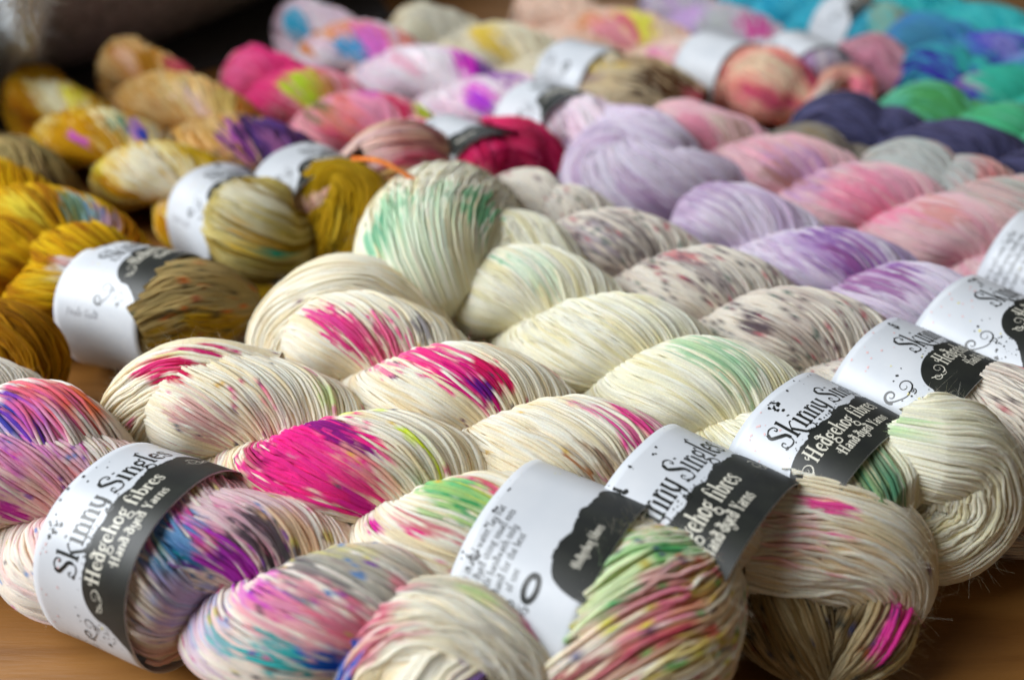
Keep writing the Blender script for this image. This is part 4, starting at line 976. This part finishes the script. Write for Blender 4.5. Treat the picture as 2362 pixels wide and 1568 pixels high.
S('E', 'cream skein with a mint green loop at its far end and drooping cream end', Y, (1250, 565), (1850, 868), tops=(1270, 1500, 1690), tones=('f4eed0', 'fbf6e2', 'ebe1b8'), lod=0, fuzz=16000, mess=0.85, ext=(0.030, 0.0), band=dict(px=1855, roll=40, s=0.86),
  extra=[Wb('loop_end', [(1020, 690, .035, .004), (1005, 650, .045, .029), (1010, 598, .042, .040), (1040, 550, .030, .040), (1070, 515, .01, .022)], tw=0.3),
         Wb('loop_end', [(1020, 690, .034, .004), (1090, 650, .036, .025), (1170, 630, .036, .031), (1265, 670, .034, .026), (1380, 730, .03, .008)], tw=1.5),
         Wb('loop_end', [(850, 650, .02, .010), (960, 700, .02, .017), (1080, 730, .02, .017), (1180, 760, .02, .010)]),
         Wb('knot_end', [(2075, 1030, .05, .008), (2125, 1035, .056, .016), (2190, 1050, .052, .0185), (2210, 1135, .038, .0195), (2140, 1220, .024, .0185), (2040, 1240, .018, .011)]),
         Wb('knot_end', [(1980, 1040, .045, .008), (2050, 1060, .046, .011), (2110, 1120, .036, .011), (2080, 1190, .028, .008)], tw=2.0),
         Wb('knot_end', [(1960, 1100, .036, .007), (2020, 1130, .032, .009), (2100, 1180, .024, .008)], tw=0.5, tones=('7f9a70', 'b9c39a', '4f7a58'))])
S('F', 'pale grey-white skein peppered with dark and plum specks, beside the plain cream skein', Y, (1480, 492), (2090, 755), tops=(1290, 1480, 1690, 1900), tones=('ddd2c4', 'e6dccd', 'cdbfb4'), specks=(40, ['4a4048', '6a3a50', '7a6a70', 'b05060', '506a60']), lod=1, fuzz=1500, ext=(0.0, 0.0), band=dict(px=2060, roll=12, s=0.94), extra=[loop(80, r=.017), knot(80)])
S('G', 'lavender skein with a big swirled lilac loop and one deep purple lobe', Y, (1720, 425), (2230, 640), tops=(1740, 1990, 2180), tones=('d6c6db', 'e4d8e6', 'c6aecb'), lod=1, fuzz=1000, ext=(0.022, 0.0), band=dict(px=2245, roll=12),
  extra=[Wb('loop_end', [(1620, 390, .046, .004), (1570, 345, .054, .010), (1490, 315, .054, .016), (1400, 315, .045, .018), (1335, 370, .03, .017), (1335, 450, .018, .010)]), Wb('loop_end', [(1590, 372, .048, .004), (1545, 345, .056, .012), (1455, 350, .050, .022), (1400, 410, .036, .029), (1470, 450, .032, .031), (1580, 450, .032, .027), (1680, 445, .032, .018), (1760, 470, .03, .006)], tw=4.5), knot(80)])
S('H', 'long dusty pink skein with a rose pink lobe, right behind the lavender one', Y, (1640, 250), (2280, 455), tops=(1640, 1860, 2060, 2270), tones=('e8b6bf', 'e7c3c2', 'dfa4b2'), lod=1, ext=(0.02, 0.0), band=dict(px=2380, roll=180), extra=[loop(80, r=.018), knot(80)])
# --- the mustard group on the left
S('L', 'mustard skein whose label shows mostly white with a curl and faint handwriting, olive brown end', Y, (60, 530), (480, 606), R=0.030, tops=(70, 230), tones=('c08a08', 'd6a414', '9c6604'), lod=1, ext=(0.03, 0.006), band=dict(px=250, roll=10, tones=('9a875a', 'b59c66', '7a673c')),
  extra=[loop(80), Wb('knot_end', [(310, 760, .034, .014), (410, 715, .036, .021), (500, 705, .034, .020), (590, 700, .03, .008)], tw=0.5, tones=('9a875a', 'b59c66', '7a673c'), specks=(40, ['3a3428', 'c0642a', '3a5040', 'a04030']))])
S('M', 'golden mustard skein at the left edge with turquoise and blue stripes, behind the handwritten label', Y, (-60, 350), (330, 520), tops=(-60, 130, 300), tones=('bd8806', 'd8ac18', '9a6204'), lod=1, ext=(0.05, 0.0))
S('N', 'dark olive brown speckled skein end at the left edge, above the golden mustard skein', Y, (-120, 270), (50, 315), tops=(-110, 50), tones=('7d7048', 'a08a58', '5c4a30'), lod=2, ext=(0.05, 0.0), extra=[knot(80, r=.016)])
S('O', 'coiled end of a deep golden skein at the left edge, below the handwritten label', Y, (-190, 690), (-50, 712), tops=(-190, -80), tones=('9c660c', 'b07a14', '82540a'), lod=0, ext=(0.0, -0.01),
  extra=[Wb('knot_end', [(-60, 720, .05, .008), (50, 760, .045, .0095), (100, 830, .032, .010), (70, 900, .018, .009), (-30, 930, .012, .008)]), Wb('knot_end', [(-60, 790, .035, .012), (20, 830, .03, .013), (50, 880, .02, .006)], tw=2)])
S('P', 'mustard and cream skein with violet flecks and a gold and olive knotted end', Y, (130, 180), (485, 362), R=0.031, tops=(130, 285, 430), tones=('e0cd90', 'd0a420', 'b87c08'), lod=1, ext=(0.02, 0.008), band=dict(px=530, roll=15, tones=('a8943c', 'c8b878', '806408')),
  extra=[loop(80, tones=('a8760f', 'b98a1c')),
         Wb('knot_end', [(530, 500, .036, .018), (600, 528, .042, .026), (670, 545, .038, .019), (725, 510, .04, .005)], tw=0.5, tones=('a8943c', 'c8b878', '806408')),
         Wb('knot_end', [(710, 510, .045, .005), (750, 455, .050, .019), (805, 485, .044, .025), (810, 570, .030, .025), (745, 650, .014, .008)], tw=0.5, tones=('a37f10', 'bb951e', '806208')),
         Wb('knot_end', [(560, 690, .01, .009), (680, 715, .012, .011), (820, 690, .012, .009)], tw=0.5, tones=('6c5208', '8f6f0c'))])
S('Q', 'amber and cream skein turning dark purple, its peach end crossed by an orange tie', Y, (340, 105), (700, 318), R=0.035, tops=(340, 460, 630), tones=('d9a455', 'e6c288', 'c4822e'), lod=2, ext=(0.02, 0.0), band=dict(px=735, roll=5, tones=('e6bc98', 'd49a90', 'f0d2b4')),
  extra=[loop(80), Wb('knot_end', [(790, 480, .03, .018), (850, 430, .042, .023), (930, 400, .047, .029), (1010, 420, .035, .022), (1050, 480, .02, .015)], tones=('efcba8', 'e0a898', 'f4dcc0', 'c88088')),
         Wb('tie_strand', [(812, 368, .076, .0009), (880, 374, .083, .0009), (965, 420, .078, .0009)], tones=('f07830', 'f29050'), loose=0, sr=0.0004)])
S('R', 'hot pink skein with a lime green patch and a solid raspberry end', Y, (640, 125), (1000, 258), R=0.035, tops=(640, 740, 890), tones=('e08aa0', 'e8a8b0', 'd9607f'), lod=2, ext=(0.02, 0.0), band=dict(px=1045, roll=60, tones=('e02c66', 'ea4478', 'c81c54'), back=True),
  extra=[loop(80), Wb('knot_end', [(1060, 360, .04, .020), (1150, 380, .038, .028), (1230, 388, .034, .025), (1290, 420, .03, .01)], tones=('e02c66', 'ea4478', 'c81c54'))])
S('T', 'white skein with rainbow, turquoise and magenta patches, behind the hot pink one', Y, (740, 12), (1230, 183), R=0.035, tops=(740, 870, 1030), tones=('e4d9df', 'ecd0de', 'dcc0d0'), lod=2, ext=(0.02, 0.0), band=dict(px=1255, roll=15), extra=[loop(80), knot(80)])
S('V', 'small cream and yellow skein at the top with a tan and dark brown end', Y, (1010, 22), (1300, 92), R=0.035, tops=(1010, 1180), tones=('ddd2b8', 'e6dcc0', 'cdbfa0'), lod=2, ext=(0.02, 0.0), band=dict(px=1325, roll=180),
  extra=[loop(80), Wb('knot_end', [(1330, 220, .034, .022), (1420, 215, .036, .026), (1510, 220, .034, .025), (1620, 250, .03, .014)], tones=('e6d4b0', 'd8c298', 'b09070'))])
S('W', 'peach skein with yellow patches and a knotted coral end, far middle of the rows', Y, (1290, -20), (1650, 80), tops=(1290, 1470), tones=('ecc4ae', 'f0d2bc', 'e6b09a'), lod=2, ext=(0.02, 0.0), band=dict(px=1650, roll=-60, tones=('ef9a90', 'f2b8a0', 'e8807f')),
  extra=[loop(80), Wb('knot_end', [(1700, 200, .034, .022), (1770, 200, .038, .0275), (1840, 225, .034, .02), (1890, 255, .03, .006)], tones=('ef9a90', 'f2b8a0', 'e8807f')),
         Wb('knot_end', [(1870, 250, .036, .005), (1930, 185, .045, .010), (1985, 205, .04, .011), (1960, 260, .025, .012), (1870, 285, .014, .012), (1800, 270, .014, .008)], tones=('f09a90', 'f4c4a8', 'e86f78'))])
S('X', 'lilac and grey skein with a magenta patch and dusty rose end behind the coral knot', Y, (1580, -35), (1880, 92), tops=(1580, 1720), tones=('c9a8d0', 'b9b4c4', 'd0c4cc'), lod=2, ext=(0.02, 0.0), band=dict(px=1860, roll=180),
  extra=[loop(80), Wb('knot_end', [(1930, 160, .034, .02), (2010, 160, .036, .026), (2090, 185, .034, .014)], tones=('cf8fa0', 'c99aa6', 'b87888'))])
S('Z', 'sky turquoise skein at the top edge with a tilted label and a sage end', Y, (1790, -50), (1980, 0), tops=(1790, 1880), tones=('3cb8d4', '60cce0', '28a0c4'), lod=2, ext=(0.04, 0.0), band=dict(px=1960, roll=20), extra=[knot(80, tones=('8fb0a0', '60b8b8', 'c09a70'))])
S('AA', 'teal skein lying farthest back in the top right corner', Y, (2150, -25), (2361, 35), tops=(2150, 2300), tones=('38bcc0', '58d0d0', '28a4b0'), lod=2, ext=(0.04, 0.1), extra=[loop(80)])
S('AB', 'steel blue skein shading to violet at the right edge, in front of the teal one', Y, (2200, 55), (2361, 90), tops=(2180, 2320), tones=('4aa0c0', '5088c8', '3c90b8'), lod=2, ext=(0.04, 0.1), extra=[loop(80)])
S('AC', 'aqua skein with a purple and magenta striped loop at the right edge', Y, (2240, 125), (2420, 175), tops=(2230, 2370), tones=('4030a8', '40b0b0', '38a8a0'), lod=2, ext=(0.0, 0.1), extra=[loop(80)])
S('AD', 'green skein at the right edge, between the aqua and the charcoal ones', Y, (2200, 213), (2400, 262), tops=(2210, 2350), tones=('56b090', '6cc0a0', '4a9a78'), lod=2, ext=(0.0, 0.1), extra=[loop(80)])
S('AE', 'dark charcoal-blue skein near the right edge, in front of the green one', Y, (2010, 238), (2250, 290), tops=(2010, 2230), tones=('4c4c6c', '5a5a80', '38364e'), lod=2, ext=(0.0, 0.1), extra=[loop(80)])
S('AF', 'grey-brown skein squeezed between the charcoal skein and the pink one', Y, (1930, 316), (2060, 352), tops=(1930, 2080), tones=('7a7468', '8c8478', '6a625c'), lod=2, ext=(0.0, 0.0), extra=[loop(80)])
S('AG', 'pale grey and rose skein with a red patch at the right edge', Y, (2200, 340), (2400, 410), R=0.039, tops=(2200, 2430), tones=('c9b8b0', 'd4a8a8', 'b4b4ac'), lod=2, ext=(0.0, 0.1), extra=[loop(80)])
